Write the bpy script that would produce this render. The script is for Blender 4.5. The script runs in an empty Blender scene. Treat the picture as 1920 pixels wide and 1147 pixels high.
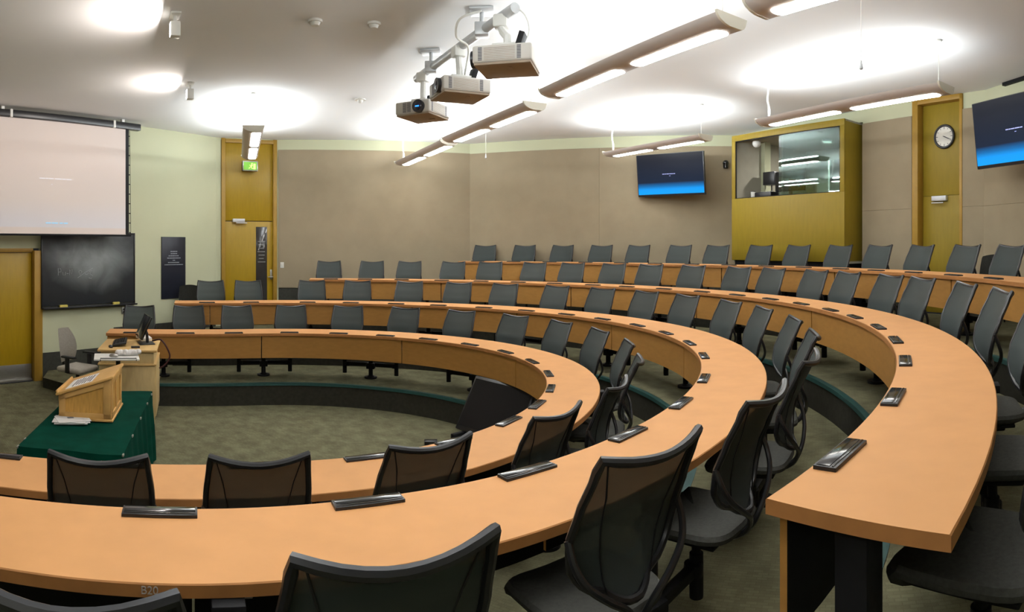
import bpy, bmesh, math, random
from mathutils import Vector, Matrix
random.seed(7)
C = bpy.context.scene.collection
R = math.radians
sc = bpy.context.scene

# ------------------------------------------------------------------ helpers
def thing(name, label, cat, loc=(0, 0, 0), rz=0.0, group=None):
    o = bpy.data.objects.new(name, None); C.objects.link(o)
    o.empty_display_size = 0.1
    o.location = loc; o.rotation_euler = (0, 0, rz)
    o['label'] = label; o['category'] = cat
    if group: o['group'] = group
    return o

def tag(o, label, cat, group=None):
    o['label'] = label; o['category'] = cat
    if group: o['group'] = group
    return o

def obj(name, bm, mats, parent=None, smooth=True, loc=None, rz=None, label=None):
    me = bpy.data.meshes.new(name)
    bmesh.ops.recalc_face_normals(bm, faces=bm.faces[:])
    bm.to_mesh(me); bm.free()
    if not isinstance(mats, (list, tuple)): mats = [mats]
    for m in mats: me.materials.append(m)
    if smooth and len(me.polygons):
        me.shade_smooth()
        me.set_sharp_from_angle(angle=R(35))
    o = bpy.data.objects.new(name, me); C.objects.link(o)
    if parent: o.parent = parent
    if loc is not None: o.location = loc
    if rz is not None: o.rotation_euler = (0, 0, rz)
    if label: o['label'] = label
    return o

def struct(name, bm, mats, smooth=False, parent=None):
    o = obj(name, bm, mats, parent, smooth)
    if not parent: o['kind'] = 'structure'
    return o

def B(): return bmesh.new()

def xf(loc=(0, 0, 0), rx=0, ry=0, rz=0):
    return Matrix.Translation(loc) @ Matrix.Rotation(rz, 4, 'Z') @ Matrix.Rotation(ry, 4, 'Y') @ Matrix.Rotation(rx, 4, 'X')

def box(bm, c, s, bev=0.0, M=None, mi=0, seg=2):
    r = bmesh.ops.create_cube(bm, size=1.0)
    vs = r['verts']
    for v in vs: v.co = Vector((v.co.x * s[0], v.co.y * s[1], v.co.z * s[2]))
    fs = list({f for v in vs for f in v.link_faces})
    if bev > 0:
        es = list({e for v in vs for e in v.link_edges})
        rr = bmesh.ops.bevel(bm, geom=es, offset=bev, segments=seg, profile=0.5, affect='EDGES')
        vs = list({v for f in rr['faces'] for v in f.verts} | {v for v in vs if v.is_valid})
        seen = set(vs); st = list(vs)
        while st:
            v = st.pop()
            for e in v.link_edges:
                w = e.other_vert(v)
                if w not in seen: seen.add(w); st.append(w)
        vs = list(seen)
        fs = list({f for v in vs for f in v.link_faces})
    T = Matrix.Translation(c)
    if M is not None: T = M @ T
    for v in vs: v.co = T @ v.co
    for f in fs: f.material_index = mi
    return vs

def cyl(bm, c, r, h, seg=20, r2=None, M=None, mi=0, caps=True):
    ret = bmesh.ops.create_cone(bm, cap_ends=caps, segments=seg, radius1=r, radius2=(r if r2 is None else r2), depth=h)
    T = Matrix.Translation(c)
    if M is not None: T = M @ T
    for v in ret['verts']: v.co = T @ v.co
    for f in {f for v in ret['verts'] for f in v.link_faces}: f.material_index = mi

def tube(bm, pts, r, seg=8, closed=False, mi=0, rs=None, flat=1.0):
    pts = [Vector(p) for p in pts]; n = len(pts); rings = []
    prev = None
    for i, p in enumerate(pts):
        if closed: t = pts[(i + 1) % n] - pts[i - 1]
        else: t = pts[min(i + 1, n - 1)] - pts[max(i - 1, 0)]
        t.normalize()
        if prev is None:
            a = Vector((0, 0, 1)) if abs(t.z) < 0.9 else Vector((0, 1, 0))
            u = t.cross(a).normalized()
        else:
            u = prev - t * prev.dot(t); u.normalize()
        prev = u; v = t.cross(u)
        rr = rs[i] if rs else r
        rings.append([bm.verts.new(p + u * (rr * math.cos(2 * math.pi * k / seg)) + v * (rr * flat * math.sin(2 * math.pi * k / seg))) for k in range(seg)])
    m = n if closed else n - 1
    for i in range(m):
        a, b = rings[i], rings[(i + 1) % n]
        for k in range(seg):
            f = bm.faces.new((a[k], a[(k + 1) % seg], b[(k + 1) % seg], b[k])); f.material_index = mi
    if not closed:
        for q in (rings[0], rings[-1]):
            f = bm.faces.new(q); f.material_index = mi

def spline(pts, n=6, closed=False):
    pts = [Vector(p) for p in pts]; N = len(pts); out = []
    for i in range(N if closed else N - 1):
        p0 = pts[(i - 1) % N] if closed or i > 0 else pts[0] * 2 - pts[1]
        p1 = pts[i]; p2 = pts[(i + 1) % N]
        p3 = pts[(i + 2) % N] if closed or i + 2 < N else pts[-1] * 2 - pts[-2]
        for k in range(n):
            t = k / n
            out.append(0.5 * ((2 * p1) + (p2 - p0) * t + (2 * p0 - 5 * p1 + 4 * p2 - p3) * t * t + (3 * p1 - p0 - 3 * p2 + p3) * t ** 3))
    if not closed: out.append(pts[-1])
    return out

def prism(bm, poly, z0, z1, mi=0, mside=None):
    lo = [bm.verts.new((p[0], p[1], z0)) for p in poly]; hi = [bm.verts.new((p[0], p[1], z1)) for p in poly]
    n = len(poly)
    f = bm.faces.new(hi); f.material_index = mi
    f = bm.faces.new(list(reversed(lo))); f.material_index = mi
    for i in range(n):
        f = bm.faces.new((lo[i], lo[(i + 1) % n], hi[(i + 1) % n], hi[i])); f.material_index = mi if mside is None else mside

def extrude_yz(bm, prof, x0, x1, mi=0):           # closed profile in (y,z) swept along x
    a = [bm.verts.new((x0, p[0], p[1])) for p in prof]; b = [bm.verts.new((x1, p[0], p[1])) for p in prof]
    n = len(prof)
    for i in range(n):
        f = bm.faces.new((a[i], a[(i + 1) % n], b[(i + 1) % n], b[i])); f.material_index = mi
    for q in (a, b):
        f = bm.faces.new(q); f.material_index = mi

def sphere(bm, c, r, s=(1, 1, 1), seg=16, M=None, mi=0):
    ret = bmesh.ops.create_uvsphere(bm, u_segments=seg, v_segments=max(6, seg // 2), radius=r)
    T = Matrix.Translation(c) @ Matrix.Diagonal((s[0], s[1], s[2], 1))
    if M is not None: T = M @ T
    for v in ret['verts']: v.co = T @ v.co
    for f in {f for v in ret['verts'] for f in v.link_faces}: f.material_index = mi

# ------------------------------------------------------------------ materials
def mat(name, col, rough=0.5, spec=0.5, metal=0.0, var=0.0, vscale=8.0, stretch=(1, 1, 1), bump=0.0, bscale=200.0, col2=None, coat=0.0):
    m = bpy.data.materials.new(name); m.use_nodes = True
    nt = m.node_tree; b = nt.nodes['Principled BSDF']
    b.inputs['Base Color'].default_value = (*col, 1); b.inputs['Roughness'].default_value = rough
    b.inputs['Metallic'].default_value = metal
    b.inputs['Specular IOR Level'].default_value = spec
    b.inputs['Coat Weight'].default_value = coat
    tc = nt.nodes.new('ShaderNodeTexCoord'); mp = nt.nodes.new('ShaderNodeMapping')
    mp.inputs['Scale'].default_value = stretch
    nt.links.new(tc.outputs['Object'], mp.inputs['Vector'])
    if var > 0 or col2:
        nz = nt.nodes.new('ShaderNodeTexNoise'); nz.inputs['Scale'].default_value = vscale; nz.inputs['Detail'].default_value = 6
        nt.links.new(mp.outputs['Vector'], nz.inputs['Vector'])
        rp = nt.nodes.new('ShaderNodeValToRGB')
        c1 = tuple(c * (1 - var) for c in col); c2 = col2 or tuple(min(1, c * (1 + var)) for c in col)
        rp.color_ramp.elements[0].color = (*c1, 1); rp.color_ramp.elements[0].position = 0.3
        rp.color_ramp.elements[1].color = (*c2, 1); rp.color_ramp.elements[1].position = 0.7
        nt.links.new(nz.outputs['Fac'], rp.inputs['Fac']); nt.links.new(rp.outputs['Color'], b.inputs['Base Color'])
    if bump > 0:
        n2 = nt.nodes.new('ShaderNodeTexNoise'); n2.inputs['Scale'].default_value = bscale
        nt.links.new(mp.outputs['Vector'], n2.inputs['Vector'])
        bp = nt.nodes.new('ShaderNodeBump'); bp.inputs['Strength'].default_value = bump; bp.inputs['Distance'].default_value = 0.01
        nt.links.new(n2.outputs['Fac'], bp.inputs['Height']); nt.links.new(bp.outputs['Normal'], b.inputs['Normal'])
    return m

def emis(name, col, strength):
    m = bpy.data.materials.new(name); m.use_nodes = True
    b = m.node_tree.nodes['Principled BSDF']
    b.inputs['Base Color'].default_value = (0.06, 0.06, 0.06, 1)
    b.inputs['Emission Color'].default_value = (*col, 1); b.inputs['Emission Strength'].default_value = strength
    return m

def carpet_mat(name, c1, c2, cm):
    m = bpy.data.materials.new(name); m.use_nodes = True; nt = m.node_tree; b = nt.nodes['Principled BSDF']
    b.inputs['Roughness'].default_value = 0.95; b.inputs['Specular IOR Level'].default_value = 0.1
    tc = nt.nodes.new('ShaderNodeTexCoord'); mp = nt.nodes.new('ShaderNodeMapping'); mp.inputs['Rotation'].default_value = (0, 0, R(30))
    nt.links.new(tc.outputs['Object'], mp.inputs['Vector'])
    br = nt.nodes.new('ShaderNodeTexBrick'); br.inputs['Scale'].default_value = 9.0
    br.inputs['Color1'].default_value = (*c1, 1); br.inputs['Color2'].default_value = (*c2, 1); br.inputs['Mortar'].default_value = (*cm, 1)
    br.inputs['Mortar Size'].default_value = 0.03; br.inputs['Mortar Smooth'].default_value = 0.6; br.inputs['Row Height'].default_value = 0.22
    nz = nt.nodes.new('ShaderNodeTexNoise'); nz.inputs['Scale'].default_value = 5; nz.inputs['Detail'].default_value = 8
    mx = nt.nodes.new('ShaderNodeMixRGB'); mx.blend_type = 'MULTIPLY'; mx.inputs['Fac'].default_value = 0.75
    rp = nt.nodes.new('ShaderNodeValToRGB')
    rp.color_ramp.elements[0].color = (.62, .62, .62, 1); rp.color_ramp.elements[0].position = .32
    rp.color_ramp.elements[1].color = (1.2, 1.2, 1.2, 1); rp.color_ramp.elements[1].position = .68
    nt.links.new(mp.outputs['Vector'], br.inputs['Vector']); nt.links.new(mp.outputs['Vector'], nz.inputs['Vector'])
    nt.links.new(nz.outputs['Fac'], rp.inputs['Fac'])
    nt.links.new(br.outputs['Color'], mx.inputs['Color1']); nt.links.new(rp.outputs['Color'], mx.inputs['Color2'])
    nt.links.new(mx.outputs['Color'], b.inputs['Base Color'])
    n3 = nt.nodes.new('ShaderNodeTexNoise'); n3.inputs['Scale'].default_value = 220
    bp = nt.nodes.new('ShaderNodeBump'); bp.inputs['Strength'].default_value = .5; bp.inputs['Distance'].default_value = .006
    nt.links.new(mp.outputs['Vector'], n3.inputs['Vector']); nt.links.new(n3.outputs['Fac'], bp.inputs['Height']); nt.links.new(bp.outputs['Normal'], b.inputs['Normal'])
    return m

def mesh_mat(name, col, alpha):
    m = bpy.data.materials.new(name); m.use_nodes = True; nt = m.node_tree; b = nt.nodes['Principled BSDF']
    b.inputs['Base Color'].default_value = (*col, 1); b.inputs['Roughness'].default_value = .8; b.inputs['Specular IOR Level'].default_value = .2
    tr = nt.nodes.new('ShaderNodeBsdfTransparent'); mx = nt.nodes.new('ShaderNodeMixShader'); out = nt.nodes['Material Output']
    tc = nt.nodes.new('ShaderNodeTexCoord'); nz = nt.nodes.new('ShaderNodeTexNoise'); nz.inputs['Scale'].default_value = 7; nz.inputs['Detail'].default_value = 1
    mr = nt.nodes.new('ShaderNodeMapRange'); mr.inputs['To Min'].default_value = alpha - .01; mr.inputs['To Max'].default_value = alpha + .01
    nt.links.new(tc.outputs['Object'], nz.inputs['Vector']); nt.links.new(nz.outputs['Fac'], mr.inputs['Value'])
    nt.links.new(mr.outputs['Result'], mx.inputs['Fac']); nt.links.new(tr.outputs[0], mx.inputs[1]); nt.links.new(b.outputs[0], mx.inputs[2])
    nt.links.new(mx.outputs[0], out.inputs['Surface'])
    return m

def glass_mat(name, tint, refl):
    m = bpy.data.materials.new(name); m.use_nodes = True; nt = m.node_tree
    nt.nodes.remove(nt.nodes['Principled BSDF']); out = nt.nodes['Material Output']
    tr = nt.nodes.new('ShaderNodeBsdfTransparent'); tr.inputs['Color'].default_value = (*tint, 1)
    gl = nt.nodes.new('ShaderNodeBsdfGlossy'); gl.inputs['Roughness'].default_value = .02
    lw = nt.nodes.new('ShaderNodeLayerWeight'); lw.inputs['Blend'].default_value = .25
    mr = nt.nodes.new('ShaderNodeMapRange'); mr.inputs['To Min'].default_value = refl; mr.inputs['To Max'].default_value = 1.0
    mx = nt.nodes.new('ShaderNodeMixShader')
    nt.links.new(lw.outputs['Fresnel'], mr.inputs['Value']); nt.links.new(mr.outputs['Result'], mx.inputs['Fac'])
    nt.links.new(tr.outputs[0], mx.inputs[1]); nt.links.new(gl.outputs[0], mx.inputs[2]); nt.links.new(mx.outputs[0], out.inputs['Surface'])
    return m

def screen_mat(name, stops, strength, base=(.006, .006, .008), rough=.4):   # picture shown on a lit screen, from bottom (0) to top (1) of its local z
    m = bpy.data.materials.new(name); m.use_nodes = True; nt = m.node_tree; b = nt.nodes['Principled BSDF']
    b.inputs['Base Color'].default_value = (*base, 1); b.inputs['Roughness'].default_value = rough; b.inputs['Specular IOR Level'].default_value = .08
    tc = nt.nodes.new('ShaderNodeTexCoord'); sp = nt.nodes.new('ShaderNodeSeparateXYZ'); rp = nt.nodes.new('ShaderNodeValToRGB')
    nt.links.new(tc.outputs['Generated'], sp.inputs[0]); nt.links.new(sp.outputs['Z'], rp.inputs['Fac'])
    er = rp.color_ramp.elements
    while len(er) < len(stops): er.new(0.5)
    for e, (p, c) in zip(er, stops): e.position = p; e.color = (*c, 1)
    nt.links.new(rp.outputs['Color'], b.inputs['Emission Color']); b.inputs['Emission Strength'].default_value = strength
    return m

M = {}
M['ceil'] = mat('ceiling_paint', (.82, .83, .84), .9, .1, var=.008, vscale=2)
M['cream'] = mat('cream_paint', (.49, .50, .345), .85, .2, var=.02, vscale=1.5)
M['tan'] = mat('tan_fabric', (.29, .235, .158), .95, .1, var=.05, vscale=3, bump=.15, bscale=260)
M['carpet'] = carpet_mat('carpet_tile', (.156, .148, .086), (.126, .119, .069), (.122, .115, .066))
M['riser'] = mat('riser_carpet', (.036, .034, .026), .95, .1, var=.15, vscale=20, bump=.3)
M['basec'] = mat('base_carpet', (.050, .050, .042), .95, .1, var=.12, vscale=20)
M['nosing'] = mat('teal_rubber', (.012, .052, .046), .55, .3, var=.1, vscale=30)
M['door'] = mat('ochre_door', (.33, .205, .006), .4, .4, var=.06, vscale=5, stretch=(6, 6, .7))
M['booth'] = mat('ochre_panel', (.25, .175, .014), .5, .3, var=.05, vscale=4, stretch=(5, 5, .8))
M['frame'] = mat('ochre_frame', (.33, .19, .025), .45, .4, var=.06, vscale=5)
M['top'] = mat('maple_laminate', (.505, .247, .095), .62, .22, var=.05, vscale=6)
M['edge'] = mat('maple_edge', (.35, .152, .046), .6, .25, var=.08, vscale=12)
M['panel'] = mat('maple_panel', (.345, .168, .040), .5, .3, var=.07, vscale=9, stretch=(1, 1, 3))
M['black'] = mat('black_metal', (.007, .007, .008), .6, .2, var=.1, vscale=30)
M['blackpl'] = mat('black_plastic', (.012, .012, .014), .35, .5, var=.1, vscale=40)
M['gloss'] = mat('gloss_black', (.012, .012, .013), .12, .6, var=.1, vscale=40)
M['chrome'] = mat('chrome', (.55, .55, .55), .15, .5, metal=1, var=.05)
M['steel'] = mat('brushed_steel', (.36, .35, .33), .35, .5, metal=.8, var=.08, vscale=12, stretch=(1, 1, 10))
M['fab'] = mesh_mat('chair_mesh', (.043, .053, .052), .965)
M['disp'] = mat('dark_display', (.008, .007, .007), .3, .10, var=.05)
M['seatf'] = mat('seat_fabric', (.050, .050, .044), .9, .15, var=.15, vscale=60, bump=.2, bscale=300)
M['fix'] = mat('fixture_enamel', (.56, .50, .47), .5, .3, var=.02)
M['fixend'] = mat('fixture_end', (.72, .68, .58), .5, .3, var=.02)
M['white'] = mat('white_plastic', (.72, .71, .67), .45, .4, var=.03)
M['proj'] = mat('projector_shell', (.56, .53, .48), .45, .4, var=.03)
M['projb'] = mat('projector_base', (.36, .28, .21), .6, .3, var=.04)
M['vent'] = mat('vent_dark', (.09, .085, .11), .6, .3, var=.1)
M['grey'] = mat('grey_metal', (.52, .53, .54), .4, .5, metal=.2, var=.04)
M['green'] = mat('green_cloth', (.001, .034, .021), .95, .05, var=.18, vscale=7)
M['oak'] = mat('oak_wood', (.52, .28, .065), .5, .3, var=.16, vscale=9, stretch=(9, 9, 1))
M['oak2'] = mat('oak_frame', (.54, .31, .10), .5, .3, var=.08, vscale=9)
M['birch'] = mat('birch_ply', (.52, .38, .18), .55, .3, var=.09, vscale=6, stretch=(4, 4, 1))
M['birch2'] = mat('birch_top', (.56, .36, .14), .5, .3, var=.06, vscale=6)
M['paper'] = mat('paper', (.72, .70, .69), .8, .2, var=.02)
M['ink'] = mat('ink', (.06, .06, .08), .8, .2, var=.05)
M['greyfab'] = mat('grey_upholstery', (.40, .37, .32), .95, .1, var=.08, vscale=40, bump=.2)
M['plaque'] = mat('navy_plaque', (.012, .014, .024), .35, .4, var=.05)
M['plaquet'] = mat('plaque_lettering', (.28, .30, .33), .5, .4, var=.02)
M['chalk'] = mat('chalk', (.36, .38, .39), .95, .1, var=.1)
M['yellow'] = mat('yellow_stick', (.6, .5, .12), .7, .2, var=.05)
M['redcable'] = mat('dark_red_cable', (.05, .008, .010), .5, .4, var=.1)
M['clockf'] = mat('clock_face', (.70, .68, .62), .6, .3, var=.02)
M['window'] = glass_mat('booth_glass', (.80, .88, .86), .05)
M['window2'] = glass_mat('booth_glass_double', (.55, .66, .63), .12)
M['dglass'] = mat('dark_door_glass', (.035, .032, .030), .08, .6, var=.1, vscale=4)
M['slat'] = mat('blind_slat', (.30, .30, .30), .5, .4, var=.03)
M['inner'] = mat('booth_wall', (.40, .38, .31), .9, .1, var=.03)
M['label'] = mat('label_grey', (.42, .37, .32), .6, .3, var=.02)
M['lamp'] = emis('lamp_diffuser', (1.0, .97, .91), 23.0)
M['boothfill'] = emis('booth_fill_glow', (1, .97, .9), 2.0)  # glow for the lamp added inside the booth
M['spotface'] = emis('spot_lens', (1.0, .93, .85), 14.0)
M['exit'] = emis('exit_green', (.16, .50, .015), 1.0)
M['exitw'] = emis('exit_figure', (.62, 1.0, .22), 1.3)
M['lens'] = mat('lens_glass', (.006, .008, .03), .05, .8, var=.1)
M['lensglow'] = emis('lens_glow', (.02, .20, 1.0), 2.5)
M['tvpic'] = screen_mat('television_picture', [(0, (0, .36, 1)), (.12, (0, .33, .95)), (.20, (0, .15, .45)), (.30, (.003, .012, .035)), (1, (.004, .005, .010))], .85)
M['tvtext'] = emis('television_text', (.45, .5, 1), .9)
M['fabric_lit'] = screen_mat('projected_picture', [(0, (.30, .24, .20)), (.055, (.30, .24, .20)), (.06, (.25, .30, .37)), (.12, (.25, .28, .33)), (.30, (.30, .265, .235)), (.6, (.33, .26, .225)), (1, (.29, .23, .20))], .46, base=(.52, .46, .43), rough=.9)
M['projtext'] = emis('projected_text', (.80, .74, .76), .75)
M['projtext2'] = emis('projected_text_blue', (.30, .62, .85), .75)

def board_mat():
    m = bpy.data.materials.new('slate_board'); m.use_nodes = True; nt = m.node_tree; b = nt.nodes['Principled BSDF']
    b.inputs['Roughness'].default_value = .55
    tc = nt.nodes.new('ShaderNodeTexCoord'); nz = nt.nodes.new('ShaderNodeTexNoise'); nz.inputs['Scale'].default_value = 1.7; nz.inputs['Detail'].default_value = 9; nz.inputs['Distortion'].default_value = .8
    gr = nt.nodes.new('ShaderNodeTexGradient'); gr.gradient_type = 'SPHERICAL'
    mp = nt.nodes.new('ShaderNodeMapping'); mp.inputs['Location'].default_value = (-.47, 0, -.66); mp.inputs['Scale'].default_value = (1, 0, 1)
    mp2 = nt.nodes.new('ShaderNodeMapping'); mp2.inputs['Scale'].default_value = (1.55, 0, 1.5)
    rp = nt.nodes.new('ShaderNodeValToRGB')
    rp.color_ramp.elements[0].position = .10; rp.color_ramp.elements[0].color = (.014, .016, .019, 1)
    rp.color_ramp.elements[1].position = .50; rp.color_ramp.elements[1].color = (.20, .22, .22, 1)
    mu = nt.nodes.new('ShaderNodeMath'); mu.operation = 'MULTIPLY'
    nt.links.new(tc.outputs['Object'], nz.inputs['Vector'])
    nt.links.new(tc.outputs['Generated'], mp.inputs['Vector']); nt.links.new(mp.outputs['Vector'], mp2.inputs['Vector']); nt.links.new(mp2.outputs['Vector'], gr.inputs['Vector'])
    nt.links.new(nz.outputs['Fac'], mu.inputs[0]); nt.links.new(gr.outputs['Fac'], mu.inputs[1])
    nt.links.new(mu.outputs[0], rp.inputs['Fac']); nt.links.new(rp.outputs['Color'], b.inputs['Base Color'])
    return m
M['board'] = board_mat()

# ------------------------------------------------------------------ plan of the hall: concentric U of desks, axis at 30 degrees
CEN = Vector((-2.41, 6.08)); AX = Vector((-.8660, -.5))
ZT = {'A': .333, 'B': .667, 'C': 1.0, 'D': 1.333}
RIN = {'A': 2.75, 'B': 4.15, 'C': 5.53, 'D': 6.93}
ROUT = {'A': 3.26, 'B': 4.67, 'C': 6.03, 'D': 7.45}
RIS = {'A': 2.68, 'B': 4.08, 'C': 5.49, 'D': 6.88}
CEIL = 4.746
def nrm(w):
    a = R(max(-60, min(120, w))); return Vector((math.cos(a), math.sin(a)))
def phi(w): return max(-60, min(120, w))
def U(r, w):
    if w < -60: e = (-60 - w) / 20
    elif w > 120: e = (w - 120) / 20
    else: e = 0
    return CEN + r * nrm(w) + AX * e
def wrange(a, b, step=2.0):
    n = max(2, int(abs(b - a) / step) + 1)
    ws = [a + (b - a) * i / (n - 1) for i in range(n)]
    for k in (-60.0, 120.0):
        if min(a, b) < k < max(a, b) and all(abs(k - w) > .2 for w in ws): ws.append(k)
    return sorted(ws)

def sweep(bm, ws, prof, mis=None):                # closed profile of (r,z) swept along the U
    n = len(prof); rings = []
    for w in ws:
        rings.append([bm.verts.new((*U(r, w), z)) for r, z in prof])
    for i in range(len(ws) - 1):
        for k in range(n):
            f = bm.faces.new((rings[i][k], rings[i][(k + 1) % n], rings[i + 1][(k + 1) % n], rings[i + 1][k]))
            f.material_index = mis[k] if mis else 0
    for q in (rings[0], rings[-1]):
        f = bm.faces.new(q); f.material_index = mis[0] if mis else 0

class Wall:
    def __init__(s, a, b):
        s.a = Vector(a); s.b = Vector(b); s.d = (s.b - s.a).normalized(); s.n = Vector((-s.d.y, s.d.x)); s.L = (s.b - s.a).length
        s.ang = math.atan2(s.d.y, s.d.x)
        s.M = Matrix.Translation((s.a.x, s.a.y, 0)) @ Matrix.Rotation(s.ang, 4, 'Z')
    def pt(s, t, off=0, z=0):
        p = s.a + s.d * t + s.n * off; return (p.x, p.y, z)
    def slab(s, bm, t0, t1, z0, z1, y0, y1, bev=0, mi=0):
        box(bm, ((t0 + t1) / 2, (y0 + y1) / 2, (z0 + z1) / 2), (t1 - t0, y1 - y0, z1 - z0), bev, s.M, mi)
P5, P4, P3, P2, P1, P0 = (5.95, 2.6), (6.42, 6.55), (4.72, 12.05), (-.97, 14.0), (-5.07, 12.49), (-6.15, 11.67)
W5, W4, W3, W2, W1 = Wall(P5, P4), Wall(P4, P3), Wall(P3, P2), Wall(P2, P1), Wall(P1, P0)
W0 = Wall(P0, (-7.6, 7.82)); W0L = 7.2
PF = W0.pt(W0L); PG = (-9.6, -2.2); PH = (-4.0, -4.6); PI = (2.6, -3.2)

# ---- floor, tiers, ceiling, walls
def f3(p): return (p[0], p[1])
bm = B(); room = [P5, P4, P3, P2, P1, P0, f3(PF), PG, PH, PI]
prism(bm, room, -.2, 0.0); struct('floor', bm, M['carpet'])
bm = B(); big = [(Vector(p) - Vector((-1.6, 5.2))) * 1.06 + Vector((-1.6, 5.2)) for p in room]
prism(bm, big, CEIL, CEIL + .2); struct('ceiling', bm, M['ceil'])
ENDS = {'A': (-205, 165.4), 'B': (-205, 146), 'C': (-190, 107), 'D': (-95, 82)}
order = 'ABCD'
for i, k in enumerate(order):
    z1 = ZT[k]; r0 = RIS[k]; r1 = (RIS[order[i + 1]] + .25) if i < 3 else 9.2
    bm = B(); ws = wrange(*ENDS[k], 2.0)
    if k == 'D':       # the top tier runs out to the walls
        ws = wrange(-62, 82, 2.0)
        def outr(w):
            r = 7.0; d = nrm(w)
            lim = 99.0
            for wl in (W5, W4, W3, W2):
                den = d.dot(wl.n)
                if den < -1e-3:
                    t = (wl.a - CEN).dot(wl.n) / den
                    if t > 0: lim = min(lim, t)
            return max(7.3, min(lim - .002, 13))
        rings = [[bm.verts.new((*U(r, w), z)) for r, z in ((r0, 0.0), (outr(w), 0.0), (outr(w), z1), (r0, z1))] for w in ws]
        for a, b in zip(rings, rings[1:]):
            for j in range(4):
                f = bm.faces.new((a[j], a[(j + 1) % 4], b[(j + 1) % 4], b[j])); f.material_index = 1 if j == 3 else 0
        for q in (rings[0], rings[-1]): bm.faces.new(q)
    else:
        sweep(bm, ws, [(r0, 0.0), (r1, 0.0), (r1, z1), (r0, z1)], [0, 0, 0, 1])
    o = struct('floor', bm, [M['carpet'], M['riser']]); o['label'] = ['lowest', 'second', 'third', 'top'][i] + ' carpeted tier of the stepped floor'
    bm = B(); rr = r0
    sweep(bm, wrange(ws[0], ws[-1], 2.0), [(rr - .018, z1 - .035), (rr + .045, z1 - .035), (rr + .045, z1 + .004), (rr - .012, z1 + .004)])
    struct('trim_%d' % (i + 1), bm, M['nosing'])
# landings between the far ends of the rows and the walls
Pa = U(2.68, 165.4); Pb = W0.pt(2.75)
bm = B(); prism(bm, [Pa, U(4.2, 147), P0, f3(Pb)][::-1], 0, .333, 0, 1); struct('floor', bm, [M['carpet'], M['riser']])
bm = B(); prism(bm, [U(4.08, 145.5), U(5.6, 110), P1, P0, f3(W0.pt(1.55))], 0, .667, 0, 1); struct('floor', bm, [M['carpet'], M['riser']])
bm = B(); prism(bm, [U(5.49, 107), U(7.0, 84), W2.pt(2.0)[:2], W2.pt(4.25)[:2]], 0, 1.0, 0, 1); struct('floor', bm, [M['carpet'], M['riser']])
bm = B(); prism(bm, [f3(W0.pt(3.98)), (-7.2, 7.45), (-5.85, 7.25), f3(Pb)], 0, .167, 0, 1); struct('floor', bm, [M['carpet'], M['riser']])

T = .16
def wall(name, wl, t0, t1, z0=0.0, z1=CEIL, m='cream'):
    bm = B(); wl.slab(bm, t0, t1, z0, z1, -T, 0); return struct(name, bm, M[m])
bm = B()
W0.slab(bm, -.1, 4.10, 0, CEIL, -T, 0); W0.slab(bm, 4.10, 5.45, 2.36, CEIL, -T, -.10); W0.slab(bm, 5.45, W0L, 0, CEIL, -T, 0)
struct('wall_front', bm, M['cream'])
bm = B(); W1.slab(bm, -.05, .0, 0, CEIL, -T, 0); W1.slab(bm, 1.25, W1.L + .02, 0, CEIL, -T, 0); W1.slab(bm, 0, 1.25, 4.70, CEIL, -T, 0); struct('wall_front_corner', bm, M['cream'])
wall('wall_left', W2, -.02, W2.L)
wall('wall_back', W3, -.05, W3.L + .02)
wall('wall_back_right', W4, -.02, .40); wall('wall_back_right', W4, 1.31, 2.38); wall('wall_back_right', W4, 4.95, W4.L + .05); wall('wall_back_right', W4, 2.38, 4.95, 4.535, CEIL)
wall('wall_right', W5, -.1, W5.L)
for nm, a, b in (('wall_front_left', f3(PF), PG), ('wall_rear_left', PG, PH), ('wall_rear', PH, PI), ('wall_rear_right', PI, P5)):
    w_ = Wall(a, b); wall(nm, w_, -.05, w_.L + .05, m='cream')
# tan acoustic panels and dark carpet base
tn = [5]
def trim(bm, m):
    struct('trim_%d' % tn[0], bm, m); tn[0] += 1
bm = B(); W2.slab(bm, .0, 4.33, 1.48, 4.52, .001, .03, .004); trim(bm, M['tan'])
bm = B(); W3.slab(bm, .02, 3.0, 1.85, 4.51, .001, .03, .004); W3.slab(bm, 3.002, 6.0, 1.85, 4.51, .001, .03, .004); trim(bm, M['tan'])
bm = B(); W4.slab(bm, 1.33, 2.37, 1.80, 3.0, .001, .03, .004); W4.slab(bm, 1.33, 2.37, 3.002, 4.50, .001, .03, .004); trim(bm, M['tan'])
bm = B(); W4.slab(bm, .0, .38, 1.80, 3.0, .001, .03, .004); W4.slab(bm, .0, .38, 3.002, 4.50, .001, .03, .004)
trim(bm, M['tan'])
bm = B(); W5.slab(bm, .0, 3.975, 1.80, 3.0, .001, .03, .004); W5.slab(bm, .0, 3.975, 3.002, 4.50, .001, .03, .004); trim(bm, M['tan'])
bm = B(); W2.slab(bm, .02, 4.33, 1.0, 1.475, .001, .012); struct('baseboard_left', bm, M['basec'])
bm = B(); W3.slab(bm, .02, 5.98, 1.333, 1.845, .001, .012); struct('baseboard_back', bm, M['basec'])
bm = B(); W4.slab(bm, 1.33, 2.34, 1.333, 1.795, .001, .012); W4.slab(bm, .02, .38, 1.333, 1.795, .001, .012); struct('baseboard_back_right', bm, M['basec'])
bm = B(); W5.slab(bm, .02, 3.9, 1.333, 1.795, .001, .012); struct('baseboard_right', bm, M['basec'])
bm = B(); W0.slab(bm, 2.6, 4.09, 0.0, .49, .001, .012); W0.slab(bm, .9, 2.6, .333, .85, .001, .012); W0.slab(bm, .02, .9, .667, 1.17, .001, .012); struct('baseboard_front', bm, M['basec'])

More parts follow.
